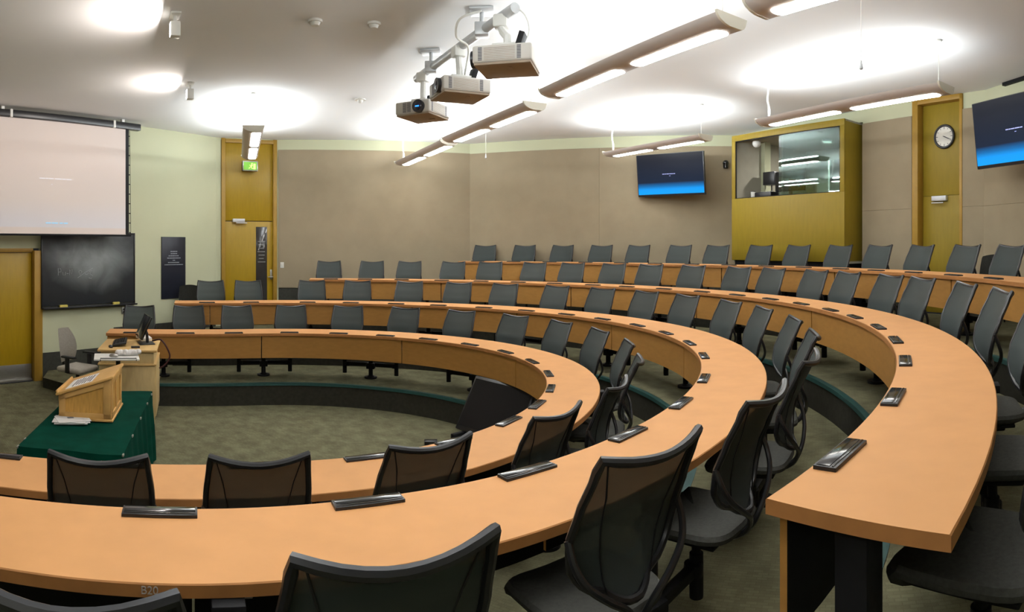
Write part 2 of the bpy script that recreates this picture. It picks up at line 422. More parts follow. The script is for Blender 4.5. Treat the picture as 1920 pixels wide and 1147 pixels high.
bm = B(); W5.slab(bm, -.1, 3.5, CEIL - .045, CEIL - .001, .0, .06); trim(bm, M['black'])  # black strip paints in the darkness of an open slot under the ceiling
# ---- doors
D1 = bpy.data.objects.new('door_1', None); C.objects.link(D1); D1['kind'] = 'structure'; D1.matrix_world = W0.M
bm = B(); box(bm, (4.83, -.115, 1.17), (1.13, .045, 2.22), .004); obj('leaf', bm, M['door'], D1)
bm = B(); box(bm, (4.18, -.06, 1.16), (.16, .16, 2.32), .004); box(bm, (5.47, -.06, 1.16), (.10, .16, 2.32), .004); box(bm, (4.83, -.10, 2.325), (1.16, .08, .07), .004); obj('door_frame', bm, M['frame'], D1)
bm = B(); box(bm, (4.83, -.088, .17), (1.12, .006, .26), .002); obj('kick_plate', bm, M['steel'], D1, label='brushed steel kick plate')
bm = B(); box(bm, (4.83, -.07, .022), (1.13, .05, .04), .004); obj('door_sweep', bm, M['steel'], D1)
bm = B(); cyl(bm, (5.28, -.05, 1.05), .012, .1, M=None); box(bm, (5.22, -.045, 1.05), (.14, .02, .02), .006); obj('door_handle', bm, M['chrome'], D1)

D2 = bpy.data.objects.new('door_2', None); C.objects.link(D2); D2['kind'] = 'structure'; D2.matrix_world = W1.M
bm = B(); box(bm, (.615, -.05, 1.805), (1.06, .045, 2.26), .003); obj('leaf', bm, M['door'], D2)
bm = B(); box(bm, (.615, -.052, 3.80), (1.06, .045, 1.70), .003); obj('transom_panel', bm, M['door'], D2)
bm = B(); box(bm, (.045, -.02, 2.70), (.085, .12, 4.07), .004); box(bm, (1.20, -.02, 2.70), (.085, .12, 4.07), .004); box(bm, (.62, -.02, 4.68), (1.07, .12, .08), .004); obj('door_frame', bm, M['frame'], D2)
bm = B(); box(bm, (.34, -.024, 1.99), (.25, .012, 1.66), .002); obj('vision_panel', bm, M['dglass'], D2, label='narrow dark glass panel')
bm = B()
for j in range(7): box(bm, (.34 + .008 * (j % 2), -.0165, 2.50 - j * .075), (.17 - .03 * (j % 3), .003, .012))
obj('blind', bm, M['slat'], D2, label='grey blind slats showing in the door glass')
bm = B(); box(bm, (.86, .01, 2.955), (.27, .07, .075), .006); box(bm, (.80, .05, 2.90), (.24, .02, .018), .003, Matrix.Identity(4)); obj('door_closer', bm, M['grey'], D2)
bm = B(); box(bm, (.125, -.02, 1.77), (.045, .01, .22), .003); cyl(bm, (.125, .02, 1.72), .014, .09, 12, M=None); box(bm, (.15, .045, 1.72), (.12, .018, .02), .005); obj('door_handle', bm, M['steel'], D2)

D3 = bpy.data.objects.new('door_3', None); C.objects.link(D3); D3['kind'] = 'structure'; D3.matrix_world = W4.M
bm = B(); box(bm, (.80, -.13, 2.27), (.80, .045, 1.86), .003); obj('leaf', bm, M['booth'], D3)
bm = B(); box(bm, (.80, -.132, 3.945), (.80, .045, 1.48), .003); obj('transom_panel', bm, M['booth'], D3)
bm = B(); box(bm, (.405, -.06, 3.03), (.05, .20, 3.40), .004); box(bm, (1.26, -.06, 3.03), (.11, .20, 3.40), .004); box(bm, (.80, -.06, 4.70), (.84, .20, .08), .004); obj('door_frame', bm, M['frame'], D3)
bm = B(); box(bm, (.86, -.075, 3.155), (.27, .07, .08), .006); box(bm, (.88, -.04, 3.085), (.22, .02, .016), .003); obj('door_closer', bm, M['grey'], D3)
bm = B(); box(bm, (.47, -.10, 2.35), (.04, .012, .2), .003); box(bm, (.51, -.07, 2.33), (.11, .018, .02), .005); obj('door_handle', bm, M['steel'], D3)

# ---- wall clock over door 3
t = thing('wall_clock', 'round black rimmed wall clock with white face on the ochre panel above the door', 'clock')
t.matrix_world = W4.M @ Matrix.Translation((.78, -.108, 4.13)) @ Matrix.Rotation(R(-90), 4, 'X')
bm = B(); tube(bm, [(.175 * math.cos(a * math.pi / 20), .175 * math.sin(a * math.pi / 20), .022) for a in range(40)], .02, 10, True); cyl(bm, (0, 0, .008), .175, .016, 40); obj('rim', bm, M['blackpl'], t)
bm = B(); cyl(bm, (0, 0, .02), .163, .006, 40); 
for h in range(12):
    a = h * math.pi / 6; box(bm, (.135 * math.cos(a), .135 * math.sin(a), .0255), (.02 if h % 3 else .034, .008, .003), 0, None, 1)
    bm.verts.ensure_lookup_table()
    for v in bm.verts[-8:]:
        p = v.co - Vector((.135 * math.cos(a), .135 * math.sin(a), 0)); v.co.x = .135 * math.cos(a) + p.x * math.cos(a) - p.y * math.sin(a); v.co.y = .135 * math.sin(a) + p.x * math.sin(a) + p.y * math.cos(a)
obj('dial', bm, [M['clockf'], M['ink']], t, label='white dial with black hour marks')
bm = B(); tube(bm, [(0, 0, .028), (-.085, .04, .028)], .006, 6); obj('hour_hand', bm, M['ink'], t)
bm = B(); tube(bm, [(.02, -.008, .031), (-.13, .055, .031)], .004, 6); obj('minute_hand', bm, M['ink'], t)

# ---- projection booth
BF = Wall((5.27, 8.70), (4.18, 11.1)); bx_ = thing('control_booth', 'ochre projection booth with a wide glass window standing out from the back wall', 'booth')
bx_.matrix_world = BF.M
bm = B(); L = BF.L
box(bm, (L / 2, -.02, 2.72), (L, .04, 1.18), .003)            # apron below the window
box(bm, (L / 2, -.02, 4.475), (L, .04, .11), .003)
box(bm, (.045, -.02, 3.865), (.09, .04, 1.11), .003); box(bm, (L - .045, -.02, 3.865), (.09, .04, 1.11), .003)
obj('front_panel', bm, M['booth'], bx_)
bm = B(); box(bm, (.018, -.32, 3.33), (.036, .57, 2.40), .003); obj('side_panel', bm, M['booth'], bx_)
bm = B(); box(bm, (L - .018, -.42, 3.33), (.036, .76, 2.40), .003); obj('side_panel', bm, M['booth'], bx_)
bm = B(); box(bm, (L - .042, -.43, 3.33), (.012, .76, 2.36)); obj('inner_lining', bm, M['inner'], bx_)
bm = B(); box(bm, (L / 2, -1.2, 4.515), (L, 2.32, .03), .0); obj('roof', bm, M['inner'], bx_)
bm = B(); box(bm, (L / 2, -.34, 1.74), (L - .1, .6, .80), 0); obj('plinth', bm, M['black'], bx_, label='recessed black plinth')
bm = B(); box(bm, (L / 2, -2.38, 3.33), (L + .6, .05, 2.4)); box(bm, (-.02, -1.55, 3.33), (.04, 1.7, 2.4)); box(bm, (L + .02, -1.55, 3.33), (.04, 1.62, 2.4)); obj('inner_wall', bm, M['inner'], bx_)
bm = B(); box(bm, (L / 2, -1.2, 2.12), (L, 2.3, .04)); obj('inner_floor', bm, M['inner'], bx_)
bm = B()
for (c, s) in (((L / 2, -.025, 3.315), (L - .18, .02, .015)), ((L / 2, -.025, 4.415), (L - .18, .02, .015)), ((.097, -.025, 3.865), (.015, .02, 1.1)), ((L - .097, -.025, 3.865), (.015, .02, 1.1))): box(bm, c, s)
obj('window_frame', bm, M['black'], bx_)
bm = B(); box(bm, (.74, -.014, 3.865), (1.27, .006, 1.09)); obj('pane', bm, M['window'], bx_)
bm = B(); box(bm, (.80, -.036, 3.865), (1.32, .006, 1.09)); obj('pane', bm, M['window2'], bx_, label='sliding pane with a greenish tint')
t = thing('added_booth_lamp', 'small ceiling lamp added to brighten the inside of the projection booth', 'lamp'); t.matrix_world = BF.M @ Matrix.Translation((1.3, -1.3, 4.47))  # invented lamp, added only to brighten the booth interior
bm = B(); cyl(bm, (0, 0, 0), .10, .04, 20); obj('housing', bm, M['white'], t)
bm = B(); cyl(bm, (0, 0, -.024), .085, .008, 20); obj('diffuser', bm, M['boothfill'], t)
ld = bpy.data.lights.new('booth_fill_light', 'AREA'); ld.shape = 'DISK'; ld.size = .17; ld.energy = 30; ld.color = (1, .97, .9)  # fill light of the added lamp
lo = bpy.data.objects.new('booth_fill_light', ld); C.objects.link(lo); lo.matrix_world = BF.M @ Matrix.Translation((1.3, -1.3, 4.43))
# things inside the booth
def booth_thing(name, label, cat, p): 
    t = thing(name, label, cat); t.matrix_world = BF.M @ Matrix.Translation(p); return t
t = booth_thing('booth_desk', 'dark equipment counter inside the booth window', 'desk', (1.62, -.60, 2.14))
bm = B(); box(bm, (0, 0, 1.16), (1.5, .6, .04), .004); obj('counter_top', bm, M['blackpl'], t)
for s in (-1, 1):
    bm = B(); box(bm, (s * .7, 0, .57), (.04, .5, 1.14)); obj('leg', bm, M['black'], t)
t = booth_thing('monitor', 'black monitor on the counter inside the booth', 'monitor', (1.62, -.55, 3.32))
bm = B(); box(bm, (0, 0, .31), (.72, .04, .38), .006); obj('display', bm, M['gloss'], t)
bm = B(); box(bm, (0, -.02, .06), (.06, .03, .12)); box(bm, (0, -.01, .008), (.24, .16, .016), .004); obj('stand', bm, M['blackpl'], t)
t = booth_thing('audio_mixer', 'black control box on the booth counter beside the cup', 'electronics', (2.12, -.45, 3.32))
bm = B(); box(bm, (0, 0, .06), (.42, .26, .12), .01); obj('case', bm, M['blackpl'], t)
for j in range(5):
    bm = B(); cyl(bm, (-.15 + j * .07, .02, .128), .012, .02, 10); obj('knob', bm, M['grey'], t)
t = booth_thing('cup', 'small white cup in the corner of the booth window', 'cup', (2.42, -.38, 3.32))
bm = B(); cyl(bm, (0, 0, .07), .042, .14, 20, .05); obj('cup_body', bm, M['white'], t)
bm = B(); cyl(bm, (0, 0, .145), .052, .012, 20); obj('lid', bm, M['blackpl'], t)
t = booth_thing('wall_speaker', 'black speaker box on a stand inside the booth window', 'speaker', (2.26, -.75, 3.32))
bm = B(); box(bm, (0, 0, .42), (.30, .2, .26), .01); obj('case', bm, M['blackpl'], t)
bm = B(); cyl(bm, (0, 0, .145), .012, .29, 10); cyl(bm, (0, 0, .008), .07, .016, 16); obj('stand', bm, M['black'], t)
t = booth_thing('equipment_rack', 'tall dark equipment rack against the far wall inside the booth', 'rack', (1.15, -1.9, 2.14))
bm = B(); box(bm, (0, 0, 1.0), (.6, .6, 2.0), .01); obj('cabinet', bm, M['blackpl'], t)
bm = B(); box(bm, (.33, .02, 1.0), (.03, .56, 1.98), .004); obj('side_rail', bm, M['white'], t)
t = booth_thing('security_camera', 'white dome camera hanging under the booth ceiling', 'camera', (2.30, -.35, 4.40))
bm = B(); cyl(bm, (0, 0, .07), .02, .10, 10); obj('mount', bm, M['white'], t)
bm = B(); sphere(bm, (0, 0, 0), .085); obj('dome', bm, M['white'], t)

# ---- blackboard, screen, plaque, small wall parts on the front wall
t = thing('blackboard', 'black chalkboard with smudges and faint chalk writing under the projection screen', 'blackboard'); t.matrix_world = W0.M
bm = B(); box(bm, (3.135, .022, 1.97), (1.95, .03, 1.30), .003); obj('slate', bm, M['board'], t)
bm = B()
for c, s in (((3.135, .025, 2.635), (2.0, .045, .03)), ((2.147, .025, 1.96), (.025, .045, 1.36)), ((4.123, .025, 1.96), (.025, .045, 1.36)), ((3.135, .025, 1.295), (2.0, .045, .03))): box(bm, c, s, .003)
obj('board_frame', bm, M['blackpl'], t)
bm = B(); box(bm, (3.135, .075, 1.285), (2.0, .10, .02), .003); box(bm, (3.135, .125, 1.285), (2.0, .01, .03), .003); obj('chalk_tray', bm, M['blackpl'], t)
bm = B()
def stroke(pts, r=.0042): tube(bm, [(p[0], .041, p[1]) for p in pts], r, 5)
X0, Z0 = 3.80, 1.87
for s_ in ([(0, 0), (0, .13), (-.05, .12), (-.06, .07), (-.01, .06)], [(-.09, .06), (-.10, 0), (-.14, .005), (-.15, .06)], [(-.17, .03), (-.21, .03)], [(-.23, .10), (-.23, .0), (-.25, .09), (-.29, .10), (-.27, .02)],
           [(-.42, .06), (-.45, .09), (-.49, .06), (-.45, 0), (-.42, .06)], [(-.40, -.05), (-.55, .04), (-.72, .12)], [(-.55, .02), (-.60, .0), (-.62, .03)], [(-.64, .06), (-.70, .08), (-.66, .01), (-.72, -.02), (-.69, -.07), (-.63, -.06)]):
    stroke([(X0 + a, Z0 + b) for a, b in s_])
obj('chalk_writing', bm, M['chalk'], t, label='white chalk scribbles')
for k, (sx, ln, lb) in enumerate(((3.72, .16, 'yellow chalk holder on the chalk tray, the one nearer the ochre door'), (2.60, .14, 'yellow chalk holder on the chalk tray, the one nearer the plaque'))):
    bm = B(); box(bm, (sx, .09, 1.318), (ln, .045, .045), .004, W0.M)
    tag(obj('chalk_holder', bm, M['yellow']), lb, 'chalk holder', 'chalk holders on the tray')

t = thing('projection_screen', 'large pulled-down projection screen lit pale pink, hanging from a black case', 'projection screen'); t.matrix_world = W0.M
OFF = .35
bm = B(); box(bm, (4.55, OFF, 4.63), (4.62, .12, .125), .02); obj('case', bm, M['blackpl'], t, label='long black roller case')
for sx in (2.83, 4.86):
    bm = B(); box(bm, (sx, OFF, 4.632), (.05, .132, .137), .01); obj('bracket', bm, M['white'], t, label='white bracket strap')
bm = B(); box(bm, (2.52, OFF, 3.60), (.075, .008, 1.96)); obj('screen_border', bm, M['black'], t, label='black side border')
bm = B(); box(bm, (4.58, OFF, 2.595), (4.28, .035, .035), .008); obj('bottom_bar', bm, M['black'], t)
bm = B()
for j in range(11): box(bm, (2.475 - .002 * j, OFF, 4.45 - j * .18), (.035, .012, .02), .003)
tube(bm, [(2.465, OFF, 4.55), (2.45, OFF, 3.6), (2.44, OFF, 2.62)], .005, 6); obj('tension_cord', bm, M['black'], t)
bm = B(); box(bm, (4.62, OFF, 3.60), (4.14, .006, 1.98)); xs = 4.32
for ln in (.11, .05, .09, .0, .13, .07, .10):
    if ln: box(bm, (xs - ln / 2, OFF + .006, 3.57), (ln, .003, .017), 0, None, 1)
    xs -= ln + .012
box(bm, (4.08, OFF + .006, 3.47), (.02, .003, .02), 0, None, 1)
xs = 4.20
for ln in (.10, .12, .0, .07, .08):
    if ln: box(bm, (xs - ln / 2, OFF + .006, 2.80), (ln, .003, .02), 0, None, 2)
    xs -= ln + .015
obj('screen_fabric', bm, [M['fabric_lit'], M['projtext'], M['projtext2']], t, label='pale lit fabric with tiny projected words')
for sx in (2.62, 5.0):
    bm = B(); box(bm, (sx, OFF, 4.715), (.06, .05, .06), .005); obj('hanger', bm, M['white'], t)

t = thing('wall_plaque', 'tall narrow dark plaque with small grey lettering on the cream front wall', 'plaque'); t.matrix_world = W0.M
bm = B(); box(bm, (1.17, .013, 1.96), (.61, .024, 1.25), .003); 
for j, (wd, zz) in enumerate(((.17, 2.29), (.16, 2.245), (.27, 2.20), (.34, 2.155), (.06, 2.11), (.30, 2.065), (.47, 2.02))):
    x = 1.17 + wd / 2
    while x > 1.17 - wd / 2 + .02:
        l_ = random.uniform(.018, .05); l_ = min(l_, x - (1.17 - wd / 2)); box(bm, (x - l_ / 2, .0265, zz), (l_, .003, .017), 0, None, 1); x -= l_ + .009
obj('plate', bm, [M['plaque'], M['plaquet']], t)
t = thing('wall_socket', 'small dark wall socket plate below the end of the chalkboard', 'socket'); t.matrix_world = W0.M
bm = B(); box(bm, (2.38, .011, 1.16), (.09, .02, .13), .004); obj('plate', bm, M['steel'], t)
bm = B(); box(bm, (2.38, .022, 1.185), (.035, .006, .03), .003); box(bm, (2.38, .022, 1.135), (.035, .006, .03), .003); obj('insert', bm, M['blackpl'], t)
t = thing('light_switch', 'white light switch on the tan wall beside the door with a glass slot', 'switch'); t.matrix_world = W2.M
bm = B(); box(bm, (4.25, .037, 1.98), (.08, .012, .125), .003); obj('plate', bm, M['white'], t)
bm = B(); box(bm, (4.25, .046, 1.98), (.03, .01, .06), .003); obj('rocker', bm, M['white'], t)
# exit sign
t = thing('exit_sign', 'lit green running-man exit sign above the left door', 'exit sign'); t.matrix_world = W1.M @ Matrix.Translation((.63, .10, 4.13))
bm = B(); box(bm, (0, 0, 0), (.34, .09, .22), .008); obj('housing', bm, M['steel'], t)
bm = B(); box(bm, (0, .047, 0), (.29, .006, .17)); obj('lit_face', bm, M['exit'], t)
bm = B(); sphere(bm, (-.035, .052, .045), .018, (1, .3, 1), 10)
tube(bm, [(-.03, .052, .025), (-.015, .052, -.02)], .016, 6); tube(bm, [(-.015, .052, -.02), (.02, .052, -.035), (.03, .052, -.06)], .009, 6); tube(bm, [(-.015, .052, -.02), (-.03, .052, -.05), (-.06, .052, -.055)], .009, 6)
tube(bm, [(-.03, .052, .02), (.0, .052, .005), (.02, .052, .02)], .007, 6); tube(bm, [(-.03, .052, .02), (-.055, .052, .0)], .007, 6); box(bm, (-.09, .051, -.01), (.05, .003, .12))
obj('pictogram', bm, M['exitw'], t)
bm = B(); box(bm, (0, -.075, .06), (.06, .07, .05)); obj('bracket', bm, M['steel'], t)

# ---- televisions
def tv(name, label, c, ang, off, wallM, arm_len):
    t = thing(name, label, 'television', group='wall mounted televisions'); t.matrix_world = Matrix.Translation((*c, 3.86)) @ Matrix.Rotation(ang, 4, 'Z') @ Matrix.Rotation(R(-7), 4, 'X') @ Matrix.Translation((0, 0, -3.86))
    bm = B(); box(bm, (0, -.03, 3.86), (1.53, .06, .87), .01); obj('casing', bm, M['blackpl'], t)
    bm = B(); box(bm, (0, .002, 3.875), (1.49, .004, .815)); obj('display', bm, M['tvpic'], t, label='dark screen with a blue glow along the bottom')
    bm = B(); xs = .17
    for ln in (.05, .03, .06, .08, .04): box(bm, (xs - ln / 2, .005, 3.875), (ln, .002, .012)); xs -= ln + .008
    box(bm, (.0, .005, 3.835), (.03, .002, .008)); obj('caption', bm, M['tvtext'], t)
    bm = B(); box(bm, (0, -.09, 3.84), (.4, .05, .4), .005); box(bm, (.0, -.10 - arm_len / 2, 3.84), (.09, arm_len, .07), .005); obj('wall_arm', bm, M['black'], t)
    return t
tv('television', 'flat television on a wall arm beside the ochre booth', (3.19, 12.055), math.atan2(1.01, -1.17), 0, None, .26)
tv('television', 'large flat television beside the door with the clock', (5.60, 5.17), math.atan2(.98, .02), 0, None, .42)
t = thing('security_camera', 'small black camera on the tan wall right beside the booth', 'camera'); t.matrix_world = W3.M @ Matrix.Translation((.30, .03, 4.12))
bm = B(); box(bm, (0, .03, -.06), (.10, .06, .05), .01); obj('bracket', bm, M['blackpl'], t)
bm = B(); sphere(bm, (0, .08, .02), .065); cyl(bm, (0, .08, -.045), .055, .06, 16); obj('camera_head', bm, M['gloss'], t)

# ------------------------------------------------------------------ desks
ORD = ['first', 'second', 'third', 'fourth', 'fifth', 'sixth', 'seventh', 'eighth', 'ninth', 'tenth', 'eleventh', 'twelfth', 'thirteenth', 'fourteenth', 'fifteenth', 'sixteenth', 'seventeenth', 'eighteenth', 'nineteenth', 'twentieth', 'twenty-first', 'twenty-second']
DESK = {'A': (-200, 165.4), 'B': (-200, 145.4), 'C': (-56.4, 106), 'D': (-47, 79.5)}
OUT = {'A': [157.4, 141.2, 126.5, 109.2, 93.7, 78.6, 64.1, 48.8, 33.7, 19.3, 5.0, -8.5, -20.5, -31.5, -44, -57.5, -72, -87.5, -103.0],
       'B': [134.0, 119, 105.4, 95.0, 84.0, 73.6, 62.2, 51.2, 40.4, 30.1, 19.2, 9.0, -1.5, -11.5, -24.4, -34.4, -44.0, -53.8, -65.6, -81.5, -97],
       'C': [101.6, 94.6, 87.1, 78.9, 70.8, 63.1, 55.5, 47.5, 40.3, 32.3, 24, 16.1, 8.4, 1.0, -6.5, -13.3, -20.8, -28, -36, -44.6, -52.4],
       'D': [76, 69.5, 63, 56.5, 50.1, 44.0, 37.4, 30.8, 24.2, 17.6, 11.1, 5.0, -1.4, -8.1, -14.7, -21.3]}
SEAM = {'A': [118 - 45 * i for i in range(-1, 6)], 'B': [80 - 26.5 * i for i in range(-2, 8)], 'C': [79 - 27 * i for i in range(0, 5)], 'D': [72 - 20 * i for i in range(0, 6)]}
CH = {'A': [156.5, 140.1, 124.3, 109.3, 93.7, 78.7, 62.9, 46.7, 32.1, 17.0, 1.5, -13.5, -28.5, -41.8, -56.5, -72.6, -88.2],
      'B': [132.2, 118.9, 105.1, 95.0, 83.6, 73.0, 62.6, 51.2, 40.4, 29.9, 19.6, 8.1, -1.6, -13.0, -24.0, -34.5, -45.2, -54.8, -69.9, -84.0],
      'C': [102.5, 94.5, 87.3, 78.9, 71.7, 63.5, 56.1, 48.2, 41.0, 32.9, 24.1, 17.6, 9.3, 3.0, -5.4, -11.7, -20.2, -27.6, -36, -43.5, -51.5],
      'D': [76.5, 69.8, 63.4, 56.7, 50.4, 43.4, 37.1, 30.1, 24.0, 17.3, 11.1, 4.8, -2.1, -8.4]}
DLAB = {'A': 'innermost U-shaped maple desk around the open floor', 'B': 'second curved maple desk with the grey B20 seat number on its edge',
        'C': 'third curved maple desk, ending in a cut end with a black post', 'D': 'rearmost curved maple desk in front of the booth and clock'}
SHORT = {'A': 'front desk', 'B': 'second desk', 'C': 'third desk', 'D': 'rear desk'}
# outlet meshes shared
def outlet_meshes():
    bm = B(); box(bm, (0, 0, .006), (.28, .074, .014), .002); a = obj('power_outlet', bm, [M['blackpl']])
    bm = B(); box(bm, (0, .008, .0135), (.266, .045, .004), .001); box(bm, (0, -.024, .0138), (.266, .006, .004), .001); b = obj('flap', bm, [M['gloss']])
    ma, mb = a.data, b.data
    bpy.data.objects.remove(a); bpy.data.objects.remove(b)
    return ma, mb
OM, FM = outlet_meshes()
for k in order:
    a, b = DESK[k]; zt = ZT[k] + .74; ri, ro = RIN[k], ROUT[k]
    e0 = U((ri + ro) / 2, b)
    t = thing('curved_desk', DLAB[k], 'desk', (0, 0, 0), 0, 'curved desk rows')
    bm = B(); ws = wrange(a, b, 1.5)
    ch = .004
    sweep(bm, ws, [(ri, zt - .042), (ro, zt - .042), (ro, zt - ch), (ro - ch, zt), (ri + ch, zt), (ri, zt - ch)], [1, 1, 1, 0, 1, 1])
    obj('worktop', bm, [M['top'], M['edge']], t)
    sm = [s for s in SEAM[k] if a + 4 < s < b - 4]
    cuts = sorted([a + .15, b - .15] + sm)
    for c0, c1 in zip(cuts, cuts[1:]):
        g = .10 if k != 'A' else .16
        bm = B(); sweep(bm, wrange(c0 + g, c1 - g, 2.0), [(ri + .03, zt - .38), (ri + .052, zt - .38), (ri + .052, zt - .043), (ri + .03, zt - .043)], [0, 1, 0, 0]); obj('modesty_panel', bm, [M['panel'], M['black']], t)
    # pedestals between pairs of chairs
    cl = CH[k]
    rp = ro - .02
    for i in range(0, len(cl) - 1, 2):
        w = (cl[i] + cl[i + 1]) / 2; p = U(rp, w); z0 = ZT[k]
        rz = R(phi(w) + 90)
        bm = B(); cyl(bm, (0, 0, .34), .035, .68, 16); box(bm, (0, 0, .19), (.13, .09, .09), .01); box(bm, (0, .12, .675), (.1, .36, .04), .004)
        q = obj('pedestal', bm, M['black'], t, loc=(p.x, p.y, z0), rz=rz)
        bm = B(); cyl(bm, (0, 0, .012), .10, .024, 24); cyl(bm, (0, 0, .03), .06, .03, 24, .04); obj('base_plate', bm, M['black'], q)
    if k == 'C':
        p = U(ro - .27, a + .9); bm = B(); box(bm, (0, 0, .349), (.09, .11, .698), .004); obj('end_post', bm, M['black'], t, loc=(p.x, p.y, ZT[k]), rz=R(a))
        for sgn, ww in ((1, b - 1.5),):
            pass
    # under-desk wiring beam
    bm = B(); sweep(bm, wrange(a + 1.5, b - 1.5, 2.0), [(ri + .10, zt - .12), (ri + .17, zt - .12), (ri + .17, zt - .043), (ri + .10, zt - .043)]); obj('cable_tray', bm, M['black'], t)
    for i, w in enumerate(OUT[k]):
        p = U(ri + .05, w); o = bpy.data.objects.new('power_outlet', OM); C.objects.link(o); o.parent = t
        o.location = (p.x, p.y, zt); o.rotation_euler = (0, 0, R(phi(w) + 90))
        f_ = bpy.data.objects.new('flap', FM); C.objects.link(f_); f_.parent = o
    if k == 'B':
        p = U(ro - .05, -76.0); bm = B(); box(bm, (0, 0, -.058), (.06, .012, .03), .002); obj('number_plate', bm, M['label'], t, loc=(p.x, p.y, zt), rz=R(phi(-76) + 90))
        fc = bpy.data.curves.new('seat_number', 'FONT'); fc.body = 'B20'; fc.size = .034; fc.extrude = .0008; fc.align_x = 'CENTER'; fc.align_y = 'CENTER'
        fo = bpy.data.objects.new('tmp', fc); C.objects.link(fo); bpy.context.view_layer.update()
        me = bpy.data.meshes.new_from_object(fo.evaluated_get(bpy.context.evaluated_depsgraph_get())); bpy.data.objects.remove(fo)
        me.materials.clear(); me.materials.append(M['label'])
        w = -81.6; p = U(ro + .0012, w); o = bpy.data.objects.new('seat_number', me); C.objects.link(o); o.parent = t; o['label'] = 'grey B20 lettering on the desk edge'
        o.location = (p.x, p.y, zt - .021); o.rotation_euler = (R(90), 0, R(phi(w) + 90))

# ------------------------------------------------------------------ chairs
def back_y(z):          # side profile of the backrest
    pts = [(.53, -.240), (.60, -.226), (.68, -.222), (.78, -.240), (.88, -.285), (1.0, -.345), (1.09, -.395)]
    for (z0, y0), (z1, y1) in zip(pts, pts[1:]):
        if z <= z1:
            t_ = (z - z0) / (z1 - z0); t2 = t_ * t_ * (3 - 2 * t_) * .4 + t_ * .6; return y0 + (y1 - y0) * t2
    return pts[-1][1]
def back_w(z):          # half width
    pts = [(.53, .11), (.56, .165), (.61, .208), (.68, .242), (.78, .262), (.88, .258), (1.0, .243), (1.09, .232)]
    for (z0, y0), (z1, y1) in zip(pts, pts[1:]):
        if z <= z1: return y0 + (y1 - y0) * (z - z0) / (z1 - z0)
    return pts[-1][1]
def bpt(u, v):          # u -1..1 across, v 0..1 up
    z = .53 + v * .525
    w = back_w(z); x = u * w
    zz = z + (.030 * (u * u) - .006) * max(0, (v - .45) / .55) + (.045 * abs(u) ** 2.5) * max(0, 1 - v * 4)
    y = back_y(z) + .045 * u * u - .02
    return Vector((x, y, zz))
def make_chair(side):
    t = bpy.data.objects.new('swivel_chair', None); C.objects.link(t); t.empty_display_size = .1
    bm = B(); NU, NV = 10, 16
    g = [[bm.verts.new(bpt(-1 + 2 * i / NU, j / NV)) for i in range(NU + 1)] for j in range(NV + 1)]
    for j in range(NV):
        for i in range(NU): bm.faces.new((g[j][i], g[j][i + 1], g[j + 1][i + 1], g[j + 1][i]))
    obj('backrest', bm, M['fab'], t)
    per = [bpt(-1 + 2 * i / 8, 0) for i in range(8)] + [bpt(1, j / 14) for j in range(14)] + [bpt(1 - 2 * i / 10, 1) for i in range(10)] + [bpt(-1, 1 - j / 14) for j in range(14)]
    per = [p + Vector((-.006 * (1 if p.x > .03 else -1 if p.x < -.03 else 0), -.014, 0)) for p in per]
    bm = B(); tube(bm, per, .015, 8, True, rs=[.017 if p.z > 1.03 else .015 for p in per]); obj('back_frame', bm, M['blackpl'], t)
    for s in (-1, 1):
        bm = B(); tube(bm, [bpt(s * u, v) + Vector((0, -.008, 0)) for u, v in ((.86, .97), (.68, .76), (.58, .54), (.54, .34), (.56, .18), (.62, .06))], .0035, 5); obj('seam', bm, M['blackpl'], t)
    for s in (-1, 1):
        sp = spline([bpt(s * 1.0, .50) + Vector((0, -.012, 0)), (s * .258, -.262, .72), (s * .225, -.288, .655), (s * .15, -.305, .59), (s * .06, -.305, .52), (s * .022, -.265, .44), (s * .02, -.16, .388), (s * .02, -.05, .38)], 6)
        bm = B(); tube(bm, sp, .0135, 8); obj('back_support', bm, M['blackpl'], t)
    # seat: rounded cushion
    bm = B(); sec = []
    NS = 28
    def outline(sc_, z, yb=0):
        out = []
        for i in range(NS):
            a_ = 2 * math.pi * i / NS; c_, s_ = math.cos(a_), math.sin(a_)
            e = .42
            x = math.copysign(abs(c_) ** e, c_) * .25 * sc_ * (1 - .08 * (s_ < 0) * abs(s_)); y = math.copysign(abs(s_) ** e, s_) * .25 * sc_
            out.append(bm.verts.new((x, y + .0, z - (.028 if y > .2 * sc_ else 0) * (1 if sc_ > .5 else 0) + .012 * abs(x) / .25)))
        return out
    rings = [outline(.86, .415), outline(.98, .43), outline(1.0, .45), outline(.96, .468), outline(.7, .474), outline(.3, .468)]
    for a_, b_ in zip(rings, rings[1:]):
        for i in range(NS): bm.faces.new((a_[i], a_[(i + 1) % NS], b_[(i + 1) % NS], b_[i]))
    bm.faces.new(rings[0]); bm.faces.new(rings[-1]); obj('seat', bm, M['seatf'], t)
    bm = B(); box(bm, (0, 0, .405), (.36, .36, .02), .006); box(bm, (0, -.02, .375), (.16, .24, .05), .01); obj('mechanism', bm, M['black'], t)
    bm = B(); cyl(bm, (0, 0, .26), .022, .20, 14); cyl(bm, (0, 0, .17), .034, .21, 14); obj('column', bm, M['black'], t)
    bm = B(); box(bm, (side * .235, 0, .21), (.43, .05, .055), .008); cyl(bm, (side * .03, 0, .21), .045, .06, 16); obj('swing_arm', bm, M['black'], t)
    return t
PROTO = {1: make_chair(1), -1: make_chair(-1)}
def copy_tree(o, parent=None):
    c = o.copy(); C.objects.link(c)
    if parent: c.parent = parent
    for ch_ in o.children: copy_tree(ch_, c)
    return c
